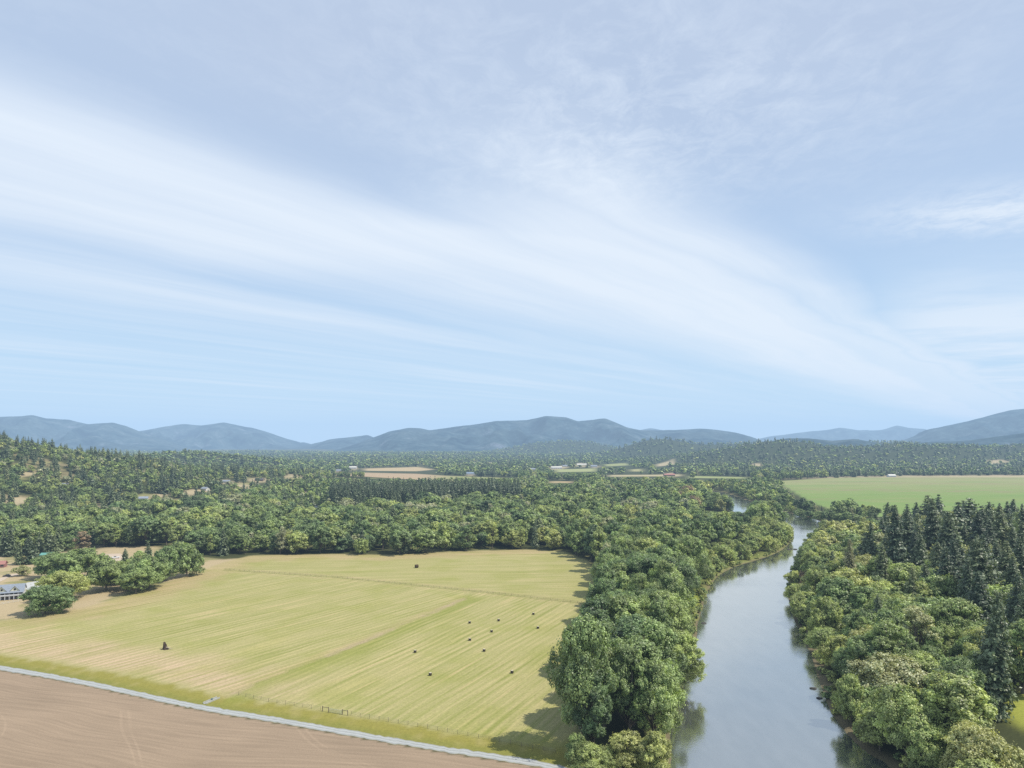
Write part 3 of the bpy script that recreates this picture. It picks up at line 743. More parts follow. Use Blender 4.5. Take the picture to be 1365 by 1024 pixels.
def away(x, y, k=.36):
    ok = np.ones(len(x), bool)
    for fx, fy, w in FIXED: ok &= np.hypot(x - fx, y - fy) > w * k
    return ok

BELT = np.vstack([pxpoly(STRIP_EDGE[:-1]), [flat_at(752, 1010)], [flat_at(800, 1060)], LBs[(LBs[:, 1] > 150) & (LBs[:, 1] < 780)]])
def pick(r, p): return r.uniform() < p

x, y, r = scatter(-20, 260, 160, 800, 10.6, 21)
ok = in_poly(x, y, BELT) & away(x, y); sd = river_sd(x, y); ok &= sd > 3.5
ok &= ~((dist_line(x, y, LBs) < 11) & (y > 335) & (y < 470))
for X, Y, s in zip(x[ok], y[ok], sd[ok]):
    bank = s < 9
    if Y < 205: continue
    if Y > 480 and s < 40: plant('broadleaf', 'willow', X, Y, r.uniform(8, 13) if Y < 640 else r.uniform(11, 17), None, r.choice([.5, .6, .68, .42]), 'bend')
    elif bank: plant('broadleaf', 'willow' if pick(r, .6) else 'slim', X, Y, r.uniform(9, 17), None, r.choice([.3, .45, .58, .66]), 'riverside')
    else: plant('broadleaf', 'tall' if pick(r, .75) else 'slim', X, Y, r.uniform(20, 31), None, float(np.clip(r.normal(.34, .15), .08, .75)) if pick(r, .95) else .86, 'riverside')

# far (right) bank
x, y, r = scatter(60, 620, 175, 840, 11.2, 33)
d = x - np.interp(y, XR_Y, XR_X)
ok = (d > 4) & (y < np.interp(x, [60, 250, 330, 420, 600], [840, 830, 690, 655, 640])) & away(x, y, .34) & (river_sd(x, y) > 4)
ok &= ~((x > 138) & (y < 212)); ok &= np.hypot((x - 170) / .75, (y - 218) / 1.5) > 22
for X, Y, dd in zip(x[ok], y[ok], d[ok]):
    if dd < 13: plant('broadleaf', 'willow' if pick(r, .5) else 'oak', X, Y, r.uniform(8, 15), None, r.choice([.25, .45, .58, .68]), 'far_bank')
    elif Y > 650: plant('broadleaf', 'oak', X, Y, r.uniform(9, 16), None, r.choice([.2, .35, .5]), 'far_bank')
    elif dd < 52 + 16 * math.sin(Y / 37) or pick(r, .42 if Y > 300 else .66):
        plant('broadleaf', r.choice(['tall', 'oak', 'slim']), X, Y, r.uniform(14, 25), None, r.choice([.28, .4, .52, .62, .72, .80, .86], p=[.26, .24, .18, .11, .09, .07, .05]), 'far_bank')
    else:
        plant('conifer', 'fir' if pick(r, .8) else 'pine', X, Y, r.choice([16, 22, 28, 32, 35, 39]) * r.uniform(.9, 1.1) * (1.0 if Y < 520 else .88), None, float(np.clip(r.normal(.25, .2), 0, .8)), 'far_bank')

# woods behind the field, the hill and the near valley
OPEN = np.vstack([pxpoly([(-90, 737)]), pxpoly(FIELD_TOP[6:]), pxpoly(STRIP_EDGE), [(0, 60), (-1200, 60), (-1200, 560)]])
def cleared(X, Y, h):
    px, py = project(X, Y, base_h(X, Y)); hp = h / Y * F
    bad = np.zeros(np.shape(X), bool)
    for (g, x, yy, a, b) in CLEARG:
        bad |= (np.hypot((px - x) / (a + hp * .2), (py - yy - hp * .36) / (b * .9 + hp * .36)) < 1) & (np.abs(Y - g[1]) < 420) & (np.sin(X * 12.9898 + Y * 78.233) > -.93)
    return bad
STAND = pxpoly([(440, 686), (520, 684), (600, 676), (692, 672), (692, 661), (600, 662), (440, 668)])
def far_ok(X, Y, h):
    ok = np.ones(X.shape, bool)
    for P in [GREENF] + FARF:
        d = dist_line(X, Y, P, True); ins = in_poly(X, Y, P)
        # what stands in front of an open field would hide it: keep a lower strip clear
        ok &= ~(ins | (d < 10))
    return ok
def in_front(X, Y, h):
    """trees whose crown would cover an open field behind"""
    px, py = project(X, Y, base_h(X, Y)); top = py - h / Y * F
    bad = np.zeros(X.shape, bool)
    for q, lo in (((440, 690), 636.5), ((480, 585), 627.5), ((725, 770), 643.5), ((800, 845), 622), ((870, 905), 622.5), ((835, 862), 628), ((735, 800), 629), ((805, 915), 635), ((912, 1000), 637.5)):
        bad |= (px > q[0]) & (px < q[1]) & (top < lo) & (py > lo + .5)
    bad |= (px > 1040) & (px < 1115) & (top < np.interp(px, [1038, 1060, 1115], [640, 662, 677])) & (py > 650)
    return bad

for (s, sy, y0, y1, seed) in ((12.2, 13.5, 520, 900, 51), (13.5, 15.5, 900, 1350, 52), (15.5, 20, 1350, 1900, 53)):
    x, y, r = scatter(-1.15 * y1, .75 * y1, y0, y1, s, seed, sy)
    keep = (x > -1.02 * y - 40) & (x < .78 * y)
    x, y = x[keep], y[keep]
    z = base_h(x, y)
    hill = z + 22 * ss(-200, -420, x)
    u = r.uniform(size=len(x)); stand = in_poly(x, y, STAND)
    con = (u < np.where(stand, .93, np.where(hill > 20, .29, .07))) | ((u < .4) & (x > -330) & (x < -120) & (y > 880) & (y < 1200))
    h = np.where(con, np.where(stand, r.uniform(28, 38, len(x)), r.uniform(16, 27, len(x))), np.where(hill > 25, r.uniform(8, 14.5, len(x)), r.uniform(12, 23, len(x)) * (1 + .15 * wav(x, y, 120, 62))))
    ok = ~in_poly(x, y, OPEN) & ~stand & ~in_poly(x, y, BELT) & (river_sd(x, y) > 5) & ~in_poly(x, y, YARD) & far_ok(x, y, h) & ~cleared(x, y, h) & ~in_front(x, y, h)
    ok &= ~((x > np.interp(y, XR_Y, XR_X)) & (y < 840))
    ok &= ~((wav(x, y, 130, 12) > .42) & (hill > 30) & (u > .35)) & away(x, y, .3)
    ok &= ~((wav(x, y, 75, 31) + .5 * wav(x, y, 28, 32) > .78) & (hill < 40))
    ok &= ~((y > 880) & (y < 1250) & (np.abs(x - np.interp(y, [880, 1250], [300, 400])) < 60) & (y < 900))
    bar = (dist_line(x, y, LBs) < 70) & (y > 700) & (x > 200)
    for i in np.nonzero(ok)[0]:
        zone = 'stand' if stand[i] else 'slope' if hill[i] > 20 else 'fieldback' if y[i] < 660 else 'valley'
        if con[i]: plant('conifer', 'spire' if stand[i] or pick(r, .5) else 'fir', x[i], y[i], h[i], None, float(np.clip(r.normal(.30, .15), 0, .8)), zone)
        else:
            tt = float(np.clip(r.normal(.35, .16) + .12 * wav(x[i], y[i], 170, 61) + (.07 if hill[i] > 25 else 0), .04, .82)) if pick(r, .93) else .88
            plant('broadleaf', 'willow' if bar[i] else ('oak' if hill[i] > 20 or pick(r, .65) else 'slim'), x[i], y[i], h[i] * (1.1 if bar[i] else 1), None, tt + (.12 if bar[i] else 0), zone)
x, y, r = scatter(-320, 20, 820, 1200, 8.2, 91, 10)
ok = in_poly(x, y, STAND) & far_ok(x, y, x)
for X, Y in zip(x[ok], y[ok]): plant('conifer', 'spire' if pick(r, .75) else 'fir', X, Y, r.uniform(27, 38), None, float(np.clip(r.normal(.14, .1), 0, .5)), 'stand')
# far valley and low hills
for (s, sy, y0, y1, seed) in ((22, 34, 1900, 2700, 54), (30, 60, 2700, 4000, 55), (42, 105, 4000, 7200, 56)):
    x, y, r = scatter(-.9 * y1, .95 * y1, y0, y1, s, seed, sy)
    keep = (np.abs(x) < .82 * y); x, y = x[keep], y[keep]
    n = len(x); con = r.uniform(size=n) < np.where((x > 600), .5, .25); h = np.where(con, r.uniform(14, 24, n), r.uniform(9, 16, n)) * (1 + (y > 4000) * .25)
    ok = far_ok(x, y, h) & ~in_front(x, y, h) & (river_sd(x, y) > 5) & ~cleared(x, y, h)
    ok &= ~((wav(x, y, 340, 77) > .85) & (y < 4200))
    ok &= ~cleared(x, y, h)
    for i in np.nonzero(ok)[0]:
        plant('conifer' if con[i] else 'broadleaf', 'fir' if con[i] else 'oak', x[i], y[i], h[i], h[i] * (.75 if con[i] else 1.7), float(np.clip(r.normal(.32, .18), 0, .8)), 'distant')
# shrubs: along the banks, the ditch and the fence lines
r = np.random.default_rng(77)
def along(P, n, off, zone, hh, tints, cond=lambda x, y: True):
    d = np.concatenate([[0], np.cumsum(np.hypot(*np.diff(P, axis=0).T))])
    for s in np.sort(r.uniform(0, d[-1], n)):
        X = np.interp(s, d, P[:, 0]) + r.normal(0, off[1]) + off[0]; Y = np.interp(s, d, P[:, 1]) + r.normal(0, off[1])
        if cond(X, Y) and river_sd(np.array([X]), np.array([Y]))[0] > 1.0: plant('shrub', 'bush', X, Y, r.uniform(*hh), None, float(r.choice(tints)), zone)
along(LBs[(LBs[:, 1] < 800) & (LBs[:, 1] > 170)], 170, (-2.5, 1.5), 'nearshore', (1.8, 4.2), [.3, .5, .62, .7])
along(RBs[(RBs[:, 1] < 800) & (RBs[:, 1] > 180)], 170, (3.0, 1.5), 'farshore', (1.8, 4.2), [.25, .4, .55, .68])

def shut(t):
    if t['label'] or t['kind'] == 'shrub': return False
    px, py = project(t['x'], t['y'], 0); top = py - t['h'] / t['y'] * F
    if px > 1318 and 930 < py < 1200: return True                                 # the open meadow
    return (932 < px < 1004 and top < 681 and py > 682) or (1058 < px < 1094 and top < 706 and py > 712)      # water seen at the two bends
TREES = [t for t in TREES if not shut(t)]
# ------------------------------------------------------------------ tree objects: the largest as things, the rest as one mass per kind
def lod_of(t):
    hp = t['h'] / t['y'] * F
    D = t['y']
    return 0 if D < 480 else 1 if D < 1000 else 2 if D < 2100 else 3

TINTS = ((.14, 'very dark green'), (.27, 'dark green'), (.42, 'mid green'), (.57, 'light green'), (.83, 'yellow-green'), (.94, 'grey-green'), (2, 'reddish brown'))
def tintname(v): return next(n for a, n in TINTS if v < a)
ZONE_TXT = {
    'riverside': 'in the tree belt between field and river', 'bend': 'on the inside of the river bend', 'far_bank': 'in the wood on the far river bank',
    'yard': 'around the dry yard beside the field', 'slope': 'on the wooded slope of houses', 'fieldback': 'in the wood edge behind the field',
    'valley': 'in the flat valley wood beyond the field', 'stand': 'in the tall stand before the tan field', 'distant': 'far off in the valley',
    'nearshore': 'at the water line on the field side', 'farshore': 'at the water line on the far river bank'}
KIND_TXT = {'broadleaf': 'leafy tree', 'conifer': 'pointed conifer', 'shrub': 'bush'}
NAME = {'broadleaf': 'broadleaf_tree', 'conifer': 'conifer_tree', 'shrub': 'river_shrub'}
LIMIT = {'broadleaf': 300, 'conifer': 290, 'shrub': 130}
zz = full_h(np.array([t['x'] for t in TREES]), np.array([t['y'] for t in TREES]))
rr = np.random.default_rng(5)
for i, t in enumerate(TREES):
    t['z'] = float(zz[i]) - .15; t['lod'] = lod_of(t)
    vs = PROTO[(t['kind'], str(t['style']))][t['lod']]; t['v'] = int(rr.integers(len(vs))); p = vs[t['v']]
    t['sz'] = t['h'] / p['H']; t['sx'] = (t['w'] / p['W']) if t['w'] else t['sz'] * rr.uniform(.86, 1.28)
    t['rz'] = rr.uniform(0, 6.283)
    px, py = project(t['x'], t['y'], t['z']); hp = t['h'] / t['y'] * F
    t['px'], t['py'], t['hp'] = px, py, hp
    t['seen'] = (-12 < px < 1377) and (py - hp < 1020)

# which show largest: rough occlusion test in front-to-back order
order = sorted(range(len(TREES)), key=lambda i: TREES[i]['y'])
cover = np.zeros((1100, 1420), bool)
for i in order:
    t = TREES[i]; w = max(1, t['sx'] * PROTO[(t['kind'], str(t['style']))][t['lod']][t['v']]['W'] / t['y'] * F * .8)
    x0, x1 = int(max(0, t['px'] - w / 2 + 20)), int(min(1420, t['px'] + w / 2 + 21)); y0, y1 = int(max(0, t['py'] - t['hp'] * .95)), int(min(1024, t['py'] - t['hp'] * .08 + 1))
    if x1 <= x0 or y1 <= y0: t['area'] = 0; continue
    blk = cover[y0:y1, x0:x1]; t['area'] = int((~blk).sum())
    blk[:] = True
    if not t['seen']: t['area'] = 0
solo = set()
for kind in NAME:
    c = sorted((i for i in range(len(TREES)) if TREES[i]['kind'] == kind and (TREES[i]['area'] > 6 or TREES[i]['label'])), key=lambda i: (-bool(TREES[i]['label']), -TREES[i]['area']))
    solo |= set(c[:LIMIT[kind]])

# labels: colour, size among its like, and the nearest thing one can point to in the photo
MARKS = [('the foremost cottonwood', 766, 930), ('the rightmost hay bale', 740, 838), ('the right end of the wire fence', 790, 795), ('the far right corner of the hay field', 762, 738),
         ('the grassy river bank', 935, 795), ('the tree leaning over the river', 911, 880), ('the inside of the river bend', 1030, 712), ('the upper bright reach of the river', 970, 668),
         ('the near left corner of the green field', 1075, 672), ('the rocks in the river bend', 1060, 738), ('the tallest fir', 1196, 700), ('the thin ridge pine', 1250, 700),
         ('the reddish shrub on the bank', 1078, 780), ('the silvery poplar', 1222, 850), ('the sunny meadow', 1350, 985), ('the huge grey-green fir', 1318, 830),
         ('the muddy far bank', 1110, 955), ('the right picture edge', 1362, 720), ('the lone brown bale', 555, 735), ('the pale corner of the hay field', 300, 743),
         ('the brown half bare tree', 110, 722), ('the long blue-roofed house', 133, 688), ('the three very dark close conifers', 219, 650), ('the tan patch on the slope', 325, 648),
         ('the clearing on the hilltop', 76, 592), ('the left picture edge', 5, 655), ('the tall conifer stand', 580, 660), ('the tan far field', 500, 636),
         ('the far valley settlement', 760, 622), ('the far bluish-roofed building', 628, 634), ('the middle of the field wood edge', 430, 722), ('the right part of the wood edge', 668, 722),
         ('the dense middle of the valley wood', 850, 690), ('the shaded belt opposite the bend', 870, 760), ('the overhanging bright green tree', 1093, 835), ('the very dark fir among maples', 1275, 760),
         ('the wooded low hill beyond the green field', 1200, 612), ('the verandah farmhouse', 20, 770), ('the pale slope house', 79, 640), ('the yellow-green roadside bush', 838, 1000)]
cells = {}
for i in solo:
    t = TREES[i]; t['grp'] = None
    if t['label']: continue
    d = [math.hypot(t['px'] - mx, (t['py'] - t['hp'] * .5 - my) * 1.4) for _, mx, my in MARKS]
    cells.setdefault((t['kind'], tintname(t['tint']), MARKS[int(np.argmin(d))][0]), []).append(i)
for (kind, tn, mk), L in cells.items():
    k = KIND_TXT[kind]; L.sort(key=lambda i: -TREES[i]['hp'])
    for n, i in enumerate(L):
        if len(L) == 1: lb = f'only {tn} {k} near {mk}'
        elif n == 0: lb = f'{"taller" if len(L) == 2 else "tallest"} {tn} {k} near {mk}'
        elif n == len(L) - 1: lb = f'{"shorter" if len(L) == 2 else "shortest"} {tn} {k} near {mk}'
        elif len(L) == 3: lb = f'middle-sized {tn} {k} near {mk}'
        else: lb = f'medium tall {tn} {k} near {mk}'; TREES[i]['grp'] = f'medium tall {tn} {k}s near {mk}'
        TREES[i]['label'] = lb
for i in solo: TREES[i]['grp'] = TREES[i]['grp'] or KIND_TXT[TREES[i]['kind']] + 's ' + ZONE_TXT[TREES[i]['zone']]

for i in sorted(solo, key=lambda i: -TREES[i]['area']):
    t = TREES[i]; p = PROTO[(t['kind'], str(t['style']))][t['lod']][t['v']]
    if t['hp'] > 26 and t['kind'] != 'shrub' and t['area'] > 60:
        o = bpy.data.objects.new(NAME[t['kind']], None); o.empty_display_size = 1
        link(o); tk, cr = proto_parts(p)
        kids = [link(bpy.data.objects.new('trunk', tk), o), link(bpy.data.objects.new('crown', cr), o)]
        for q in kids: q['tint'] = float(t['tint'])
    else:
        o = link(bpy.data.objects.new(NAME[t['kind']], p['whole'])); o['tint'] = float(t['tint'])
    o.location = (t['x'], t['y'], t['z']); o.rotation_euler = (rr.normal(0, .022), rr.normal(0, .022), t['rz']); o.scale = (t['sx'], t['sx'], t['sz'])
    tag(o, t['label'], 'tree' if t['kind'] != 'shrub' else 'shrub', t['grp'])

def mass(name, label, kind):
    L = [t for i, t in enumerate(TREES) if i not in solo and t['kind'] == kind]
    protos, ids = [], {}
    for (kd, st), lods in PROTO.items():
        if kd != kind: continue
        for lod, vs in lods.items():
            for v, p in enumerate(vs):
                if any(1 for t in L if str(t['style']) == st and t['lod'] == lod and t['v'] == v):
                    ids[(st, lod, v)] = len(protos); protos.append(p)
    n = len(L)
    me = bpy.data.meshes.new(name); me.vertices.add(n)
    me.vertices.foreach_set('co', np.array([(t['x'], t['y'], t['z']) for t in L], np.float32).ravel())
    def at_(nm, ty, vals, key='value'):
        a = me.attributes.new(nm, ty, 'POINT'); a.data.foreach_set(key, np.asarray(vals).ravel())
    at_('tint', 'FLOAT', np.array([t['tint'] for t in L], np.float32))
    at_('which', 'INT', np.array([ids[(str(t['style']), t['lod'], t['v'])] for t in L], np.int32))
    at_('spin', 'FLOAT_VECTOR', np.array([(0, 0, t['rz']) for t in L], np.float32), 'vector')
    at_('size', 'FLOAT_VECTOR', np.array([(t['sx'], t['sx'], t['sz']) for t in L], np.float32), 'vector')
    me.update()
    o = tag(link(bpy.data.objects.new(name, me)), label, None, None, 'stuff')
    ng = bpy.data.node_groups.new(name, 'GeometryNodeTree')
    ng.interface.new_socket('Geometry', in_out='INPUT', socket_type='NodeSocketGeometry')
    ng.interface.new_socket('Geometry', in_out='OUTPUT', socket_type='NodeSocketGeometry')
    N, Lk = ng.nodes, ng.links
    gi, go = N.new('NodeGroupInput'), N.new('NodeGroupOutput')
    g2i = N.new('GeometryNodeGeometryToInstance')
    for p in reversed(protos):
        src = bpy.data.objects.new('tree_pattern', p['whole'])
        oi = N.new('GeometryNodeObjectInfo'); oi.inputs['Object'].default_value = src
        Lk.new(oi.outputs['Geometry'], g2i.inputs[0])
    iop = N.new('GeometryNodeInstanceOnPoints')
    Lk.new(gi.outputs[0], iop.inputs['Points']); Lk.new(g2i.outputs[0], iop.inputs['Instance']); iop.inputs['Pick Instance'].default_value = True
    for nm, ty, sock in (('which', 'INT', 'Instance Index'), ('spin', 'FLOAT_VECTOR', 'Rotation'), ('size', 'FLOAT_VECTOR', 'Scale')):
        a = N.new('GeometryNodeInputNamedAttribute'); a.data_type = ty; a.inputs['Name'].default_value = nm
        Lk.new(a.outputs['Attribute'], iop.inputs[sock])
    Lk.new(iop.outputs[0], go.inputs[0])
    md = o.modifiers.new('spread', 'NODES'); md.node_group = ng
    print(name, n, 'instances of', len(protos))
mass('leafy_woods', 'leafy woods filling the valley floor and slopes', 'broadleaf')
mass('conifer_woods', 'dark conifer woods scattered over slopes and far hills', 'conifer')
mass('shrubbery', 'low bushes along the river banks', 'shrub')
print('solo', {k: sum(1 for i in solo if TREES[i]['kind'] == k) for k in NAME}, 'total', len(TREES))

# ------------------------------------------------------------------ buildings, vehicles, bales, fences
M['pale_wall'] = simple('pale_wall', (.62, .60, .54), .8, .06, .6)
M['cream_wall'] = simple('cream_wall', (.70, .67, .50), .8, .06, .6)
M['white_paint'] = simple('white_paint', (.58, .59, .60), .6, .08, 1)
M['grey_roof'] = simple('grey_roof', (.23, .26, .30), .8, .15, 1.2)
M['dark_roof'] = simple('dark_roof', (.085, .085, .09), .8, .2, 1.2)
M['blue_roof'] = simple('blue_roof', (.21, .27, .35), .5, .1, .8)
M['red_roof'] = simple('red_roof', (.36, .17, .14), .6, .12, .8)
M['teal_roof'] = simple('teal_roof', (.14, .33, .29), .5, .12, .8)
M['red_wall'] = simple('red_wall', (.30, .15, .14), .8, .15, 1)
M['brown_wall'] = simple('brown_wall', (.24, .18, .13), .85, .15, 1)
M['pane'] = simple('pane', (.025, .03, .04), .12, .1, 1, 0, .6)
M['dark_open'] = simple('dark_opening', (.02, .02, .022), .9, .1, 1)
M['concrete'] = simple('concrete', (.36, .36, .33), .9, .12, .7)
M['wood'] = simple('weathered_wood', (.19, .155, .115), .9, .25, 3)
M['wire'] = simple('fence_wire', (.22, .21, .19), .6, .1, 3, .5)
M['gate_metal'] = simple('gate_metal', (.33, .42, .38), .5, .1, 2, .3)
M['film'] = simple('dark_bale_wrap', (.065, .054, .038), .6, .3, 3)
M['hay_end'] = simple('hay_end', (.52, .47, .34), .95, .15, 6)
M['old_hay'] = simple('old_hay', (.075, .052, .030), .95, .35, 3)
M['stump'] = simple('stump_wood', (.06, .042, .030), .95, .4, 2)
M['dead_wood'] = simple('dead_wood', (.42, .36, .25), .9, .2, 2)
M['rock'] = simple('river_rock', (.075, .072, .062), .9, .3, 2)
M['car_white'] = simple('car_white', (.74, .75, .76), .25, .03, 1, 0, .6)
M['car_dark'] = simple('car_dark', (.05, .055, .065), .25, .05, 1, .2, .6)
M['tyre'] = simple('tyre', (.02, .02, .02), .9, .1, 3)

def put(name, label, cat, px, py, rz=0.0, group=None):
    X, Y, Z = at(px, py); o = empty(name, (X, Y, Z), rz)
    return tag(o, label, cat, group)

def gable(mb, x0, x1, y0, y1, z0, h, over=.5, th=.18, axis='x'):
    """gable roof slabs over a rectangle; ridge along axis"""
    P = lambda a, b, z: (a, b, z) if axis == 'x' else (b, a, z)
    if axis == 'x': a0, a1, b0, b1 = x0 - over, x1 + over, y0, y1
    else: a0, a1, b0, b1 = y0 - over, y1 + over, x0, x1
    bm_ = (b0 + b1) / 2; k = h / ((b1 - b0) / 2)
    for s in (-1, 1):
        be = bm_ + s * ((b1 - b0) / 2 + over); ze = z0 - over * k
        vs = [P(a0, be, ze), P(a1, be, ze), P(a1, bm_, z0 + h), P(a0, bm_, z0 + h)]
        vs += [(v[0], v[1], v[2] + th) for v in vs]
        mb.add(vs, [(0, 1, 2, 3), (7, 6, 5, 4), (0, 4, 5, 1), (1, 5, 6, 2), (2, 6, 7, 3), (3, 7, 4, 0)])
    return mb
def gable_ends(mb, x0, x1, y0, y1, z0, h, axis='x'):
    for e in (0, 1):
        if axis == 'x':
            x = (x0, x1 - .2)[e]; m_ = (y0 + y1) / 2
            vs = [(x, y0, z0), (x, y1, z0), (x, m_, z0 + h), (x + .2, y0, z0), (x + .2, y1, z0), (x + .2, m_, z0 + h)]
        else:
            y = (y0, y1 - .2)[e]; m_ = (x0 + x1) / 2
            vs = [(x0, y, z0), (x1, y, z0), (m_, y, z0 + h), (x0, y + .2, z0), (x1, y + .2, z0), (m_, y + .2, z0 + h)]
        mb.add(vs, [(0, 1, 2), (5, 4, 3), (0, 3, 4, 1), (1, 4, 5, 2), (2, 5, 3, 0)])
    return mb

def house(name, label, px, py, w, d, hw, hr, rz, wall, roof, n_win=3, cat='house', door=True, chimney=False, group=None):
    o = put(name, label, cat, px, py, rz, group)
    mb = MB().box(-w / 2, w / 2, 0, d, -1.5, hw); gable_ends(mb, -w / 2, w / 2, 0, d, hw, hr)
    mb.build('wall', M[wall], o)
    rf = gable(MB(), -w / 2, w / 2, 0, d, hw + .03, hr, .6).build('roof', M[roof], o)
    if chimney: MB().box(w * .2, w * .2 + .9, d * .5, d * .5 + .9, hw + hr * .5, hw + hr + .9).build('chimney', M['brown_wall'], rf)
    n = n_win + (1 if door else 0)
    for k in range(n):
        xc = -w / 2 + w * (k + .5) / n
        if door and k == n // 2:
            MB().box(xc - .55, xc + .55, -.06, .05, 0, 2.1).build('door', M['brown_wall'], o)
        else:
            f = MB().box(xc - .75, xc + .75, -.05, .05, .9, 2.2).build('window', M['white_paint'], o)
            MB().box(xc - .62, xc + .62, -.09, -.052, 1.02, 2.08).build('pane', M['pane'], f)
    return o

# the white farmhouse with a two-level verandah
hs = put('farmhouse', 'white two-level farmhouse with grey roofs, cream gables and a long dark-shaded verandah', 'house', 9, 800.5, math.radians(26)); hs.scale = (.86, .86, .86)
mb = MB().box(-11, 9, 2.2, 12, -1.5, 5.6); gable_ends(mb, -11, 9, 2.2, 12, 5.6, 3.6); mb.build('wall', M['white_paint'], hs)
rf = gable(MB(), -11, 9, 2.2, 12, 5.63, 3.6, .6).build('roof', M['grey_roof'], hs)
MB().box(-6.4, -5.4, 8.2, 9.2, 7.2, 10.2).build('chimney', M['brown_wall'], rf)
for gx in (-3.2, 4.2):
    mb = MB().box(gx - 2.6, gx + 2.6, 1.7, 6.5, 5.0, 5.9); gable_ends(mb, gx - 2.6, gx + 2.6, 1.7, 6.5, 5.9, 2.9, 'y')
    g = mb.build('gable', M['cream_wall'], hs)
    gable(MB(), gx - 2.6, gx + 2.6, 1.7, 6.8, 5.93, 2.9, .45, .18, 'y').build('gable_roof', M['grey_roof'], g)
    MB().box(gx - .6, gx + .6, 1.62, 1.69, 6.0, 7.2).build('window', M['pane'], g)
MB().box(-11.4, 9.4, -.6, 2.15, 2.62, 2.86).build('deck', M['white_paint'], hs)
mb = MB(); vs = [(-11.6, -.9, 4.7), (9.6, -.9, 4.7), (9.6, 2.18, 5.5), (-11.6, 2.18, 5.5)]; vs += [(a, b, c + .15) for a, b, c in vs]
mb.add(vs, [(3, 2, 1, 0), (4, 5, 6, 7), (0, 1, 5, 4), (1, 2, 6, 5), (2, 3, 7, 6), (3, 0, 4, 7)]).build('verandah_roof', M['grey_roof'], hs)
MB().box(-11.4, 9.4, -.62, -.54, 2.87, 3.7).build('railing', M['white_paint'], hs)
for k in range(9):
    xx = -11.1 + k * 2.5; MB().box(xx - .16, xx + .16, -.52, -.2, -1.2, 4.75).build('post', M['white_paint'], hs)
for k in range(8):
    xx = -9.85 + k * 2.5
    for z0 in (.2, 3.0):
        f = MB().box(xx - 1.0, xx + 1.0, 2.10, 2.19, z0 - .05, z0 + 1.95).build('window', M['white_paint'], hs)
        MB().box(xx - .85, xx + .85, 2.04, 2.098, z0 + .05, z0 + 1.85).build('pane', M['pane'], f)

def fence(name, label, pts, step, hp, mat_post, mat_rail, wires, rail=None, group=None, skip=None, wr=.018):
    P = np.array(pts); d = np.concatenate([[0], np.cumsum(np.hypot(*np.diff(P, axis=0).T))])
    o = tag(empty(name, (P[0, 0], P[0, 1], 0)), label, 'fence', group)
    S = np.arange(0, d[-1] + .01, step); xy = [(np.interp(s, d, P[:, 0]), np.interp(s, d, P[:, 1])) for s in S]
    r = np.random.default_rng(len(S)); first = None; tops = []
    for x, y in xy:
        z = float(base_h(x, y)); tops.append((x - P[0, 0], y - P[0, 1], z))
        if first is None: first = MB().tube([(0, 0, -.4), (0, 0, hp * .5), (0, 0, hp)], [.06, .055, .05], 6).build('post', M[mat_post], o); q = first
        else: q = first.copy(); link(q, o)
        q.location = tops[-1]; q.rotation_euler = (r.normal(0, .03), r.normal(0, .03), 0); q.scale = (1, 1, r.uniform(.92, 1.08))
    for k in range(wires):
        z = hp * (.92 - .8 * k / max(1, wires - 1) * .8)
        MB().tube([(a, b, c + z) for a, b, c in tops], rail or wr, 4).build('rail' if rail else 'wire', M[mat_rail], o)
    return o
fence('wire_fence', 'thin wire fence crossing the whole hay field between mown strips and upper strip', [at(*p)[:2] for p in ((300, 760), (450, 770.5), (620, 787.5), (788, 806))], 4.2, 1.35, 'wood', 'wire', 4, wr=.014)
RB1 = [flat_at(*p) for p in ((318, 927), (360, 936), (428, 946.5))]; RB2 = [flat_at(*p) for p in ((468, 953.5), (560, 969), (660, 988), (742, 1004))]
fence('wire_fence', 'wire fence along the road verge, left of the metal gate', RB1, 3.6, 1.3, 'wood', 'wire', 4, wr=.014)
fence('wire_fence', 'wire fence along the road verge, from the metal gate to the cottonwoods', RB2, 3.6, 1.3, 'wood', 'wire', 4, wr=.014)
fence('rail_fence', 'low white rail fence below the verandah farmhouse', [at(*p)[:2] for p in ((-8, 808), (10, 804.5), (30, 801), (47, 797))], 2.6, 1.1, 'white_paint', 'white_paint', 2, .06)
def brace(label, p, q):
    (x0, y0), (x1, y1) = flat_at(*p), flat_at(*q); L = math.hypot(x1 - x0, y1 - y0)
    o = tag(empty('fence_brace', (x0, y0, 0), math.atan2(y1 - y0, x1 - x0)), label, 'fence brace', 'wooden gate braces')
    a = MB().tube([(0, 0, -.5), (0, 0, 1.75)], [.14, .12], 8).build('post', M['wood'], o)
    b = a.copy(); link(b, o); b.location.x = L
    MB().tube([(.14, 0, 1.45), (L - .14, 0, 1.45)], .09, 7).build('crossbar', M['wood'], o)
brace('wooden H-shaped brace at the left end of the metal gate', (430, 948), (438, 949.5))
brace('wooden H-shaped brace at the right end of the metal gate', (456.5, 952.5), (463.5, 953.8))
(gx0, gy0), (gx1, gy1) = flat_at(439.5, 949.8), flat_at(455.5, 952.3); L = math.hypot(gx1 - gx0, gy1 - gy0)
g = tag(empty('farm_gate', (gx0, gy0, 0), math.atan2(gy1 - gy0, gx1 - gx0)), 'pale green tube metal farm gate between wooden braces on the verge', 'gate')
fr = MB()
fr.tube([(.05, 0, .15), (.05, 0, 1.35)], .04, 6); fr.tube([(L - .05, 0, .15), (L - .05, 0, 1.35)], .04, 6); fr.tube([(.05, 0, 1.35), (L - .05, 0, 1.35)], .04, 6); fr.tube([(.05, 0, .15), (L - .05, 0, .15)], .04, 6)
fr.build('gate_frame', M['gate_metal'], g)
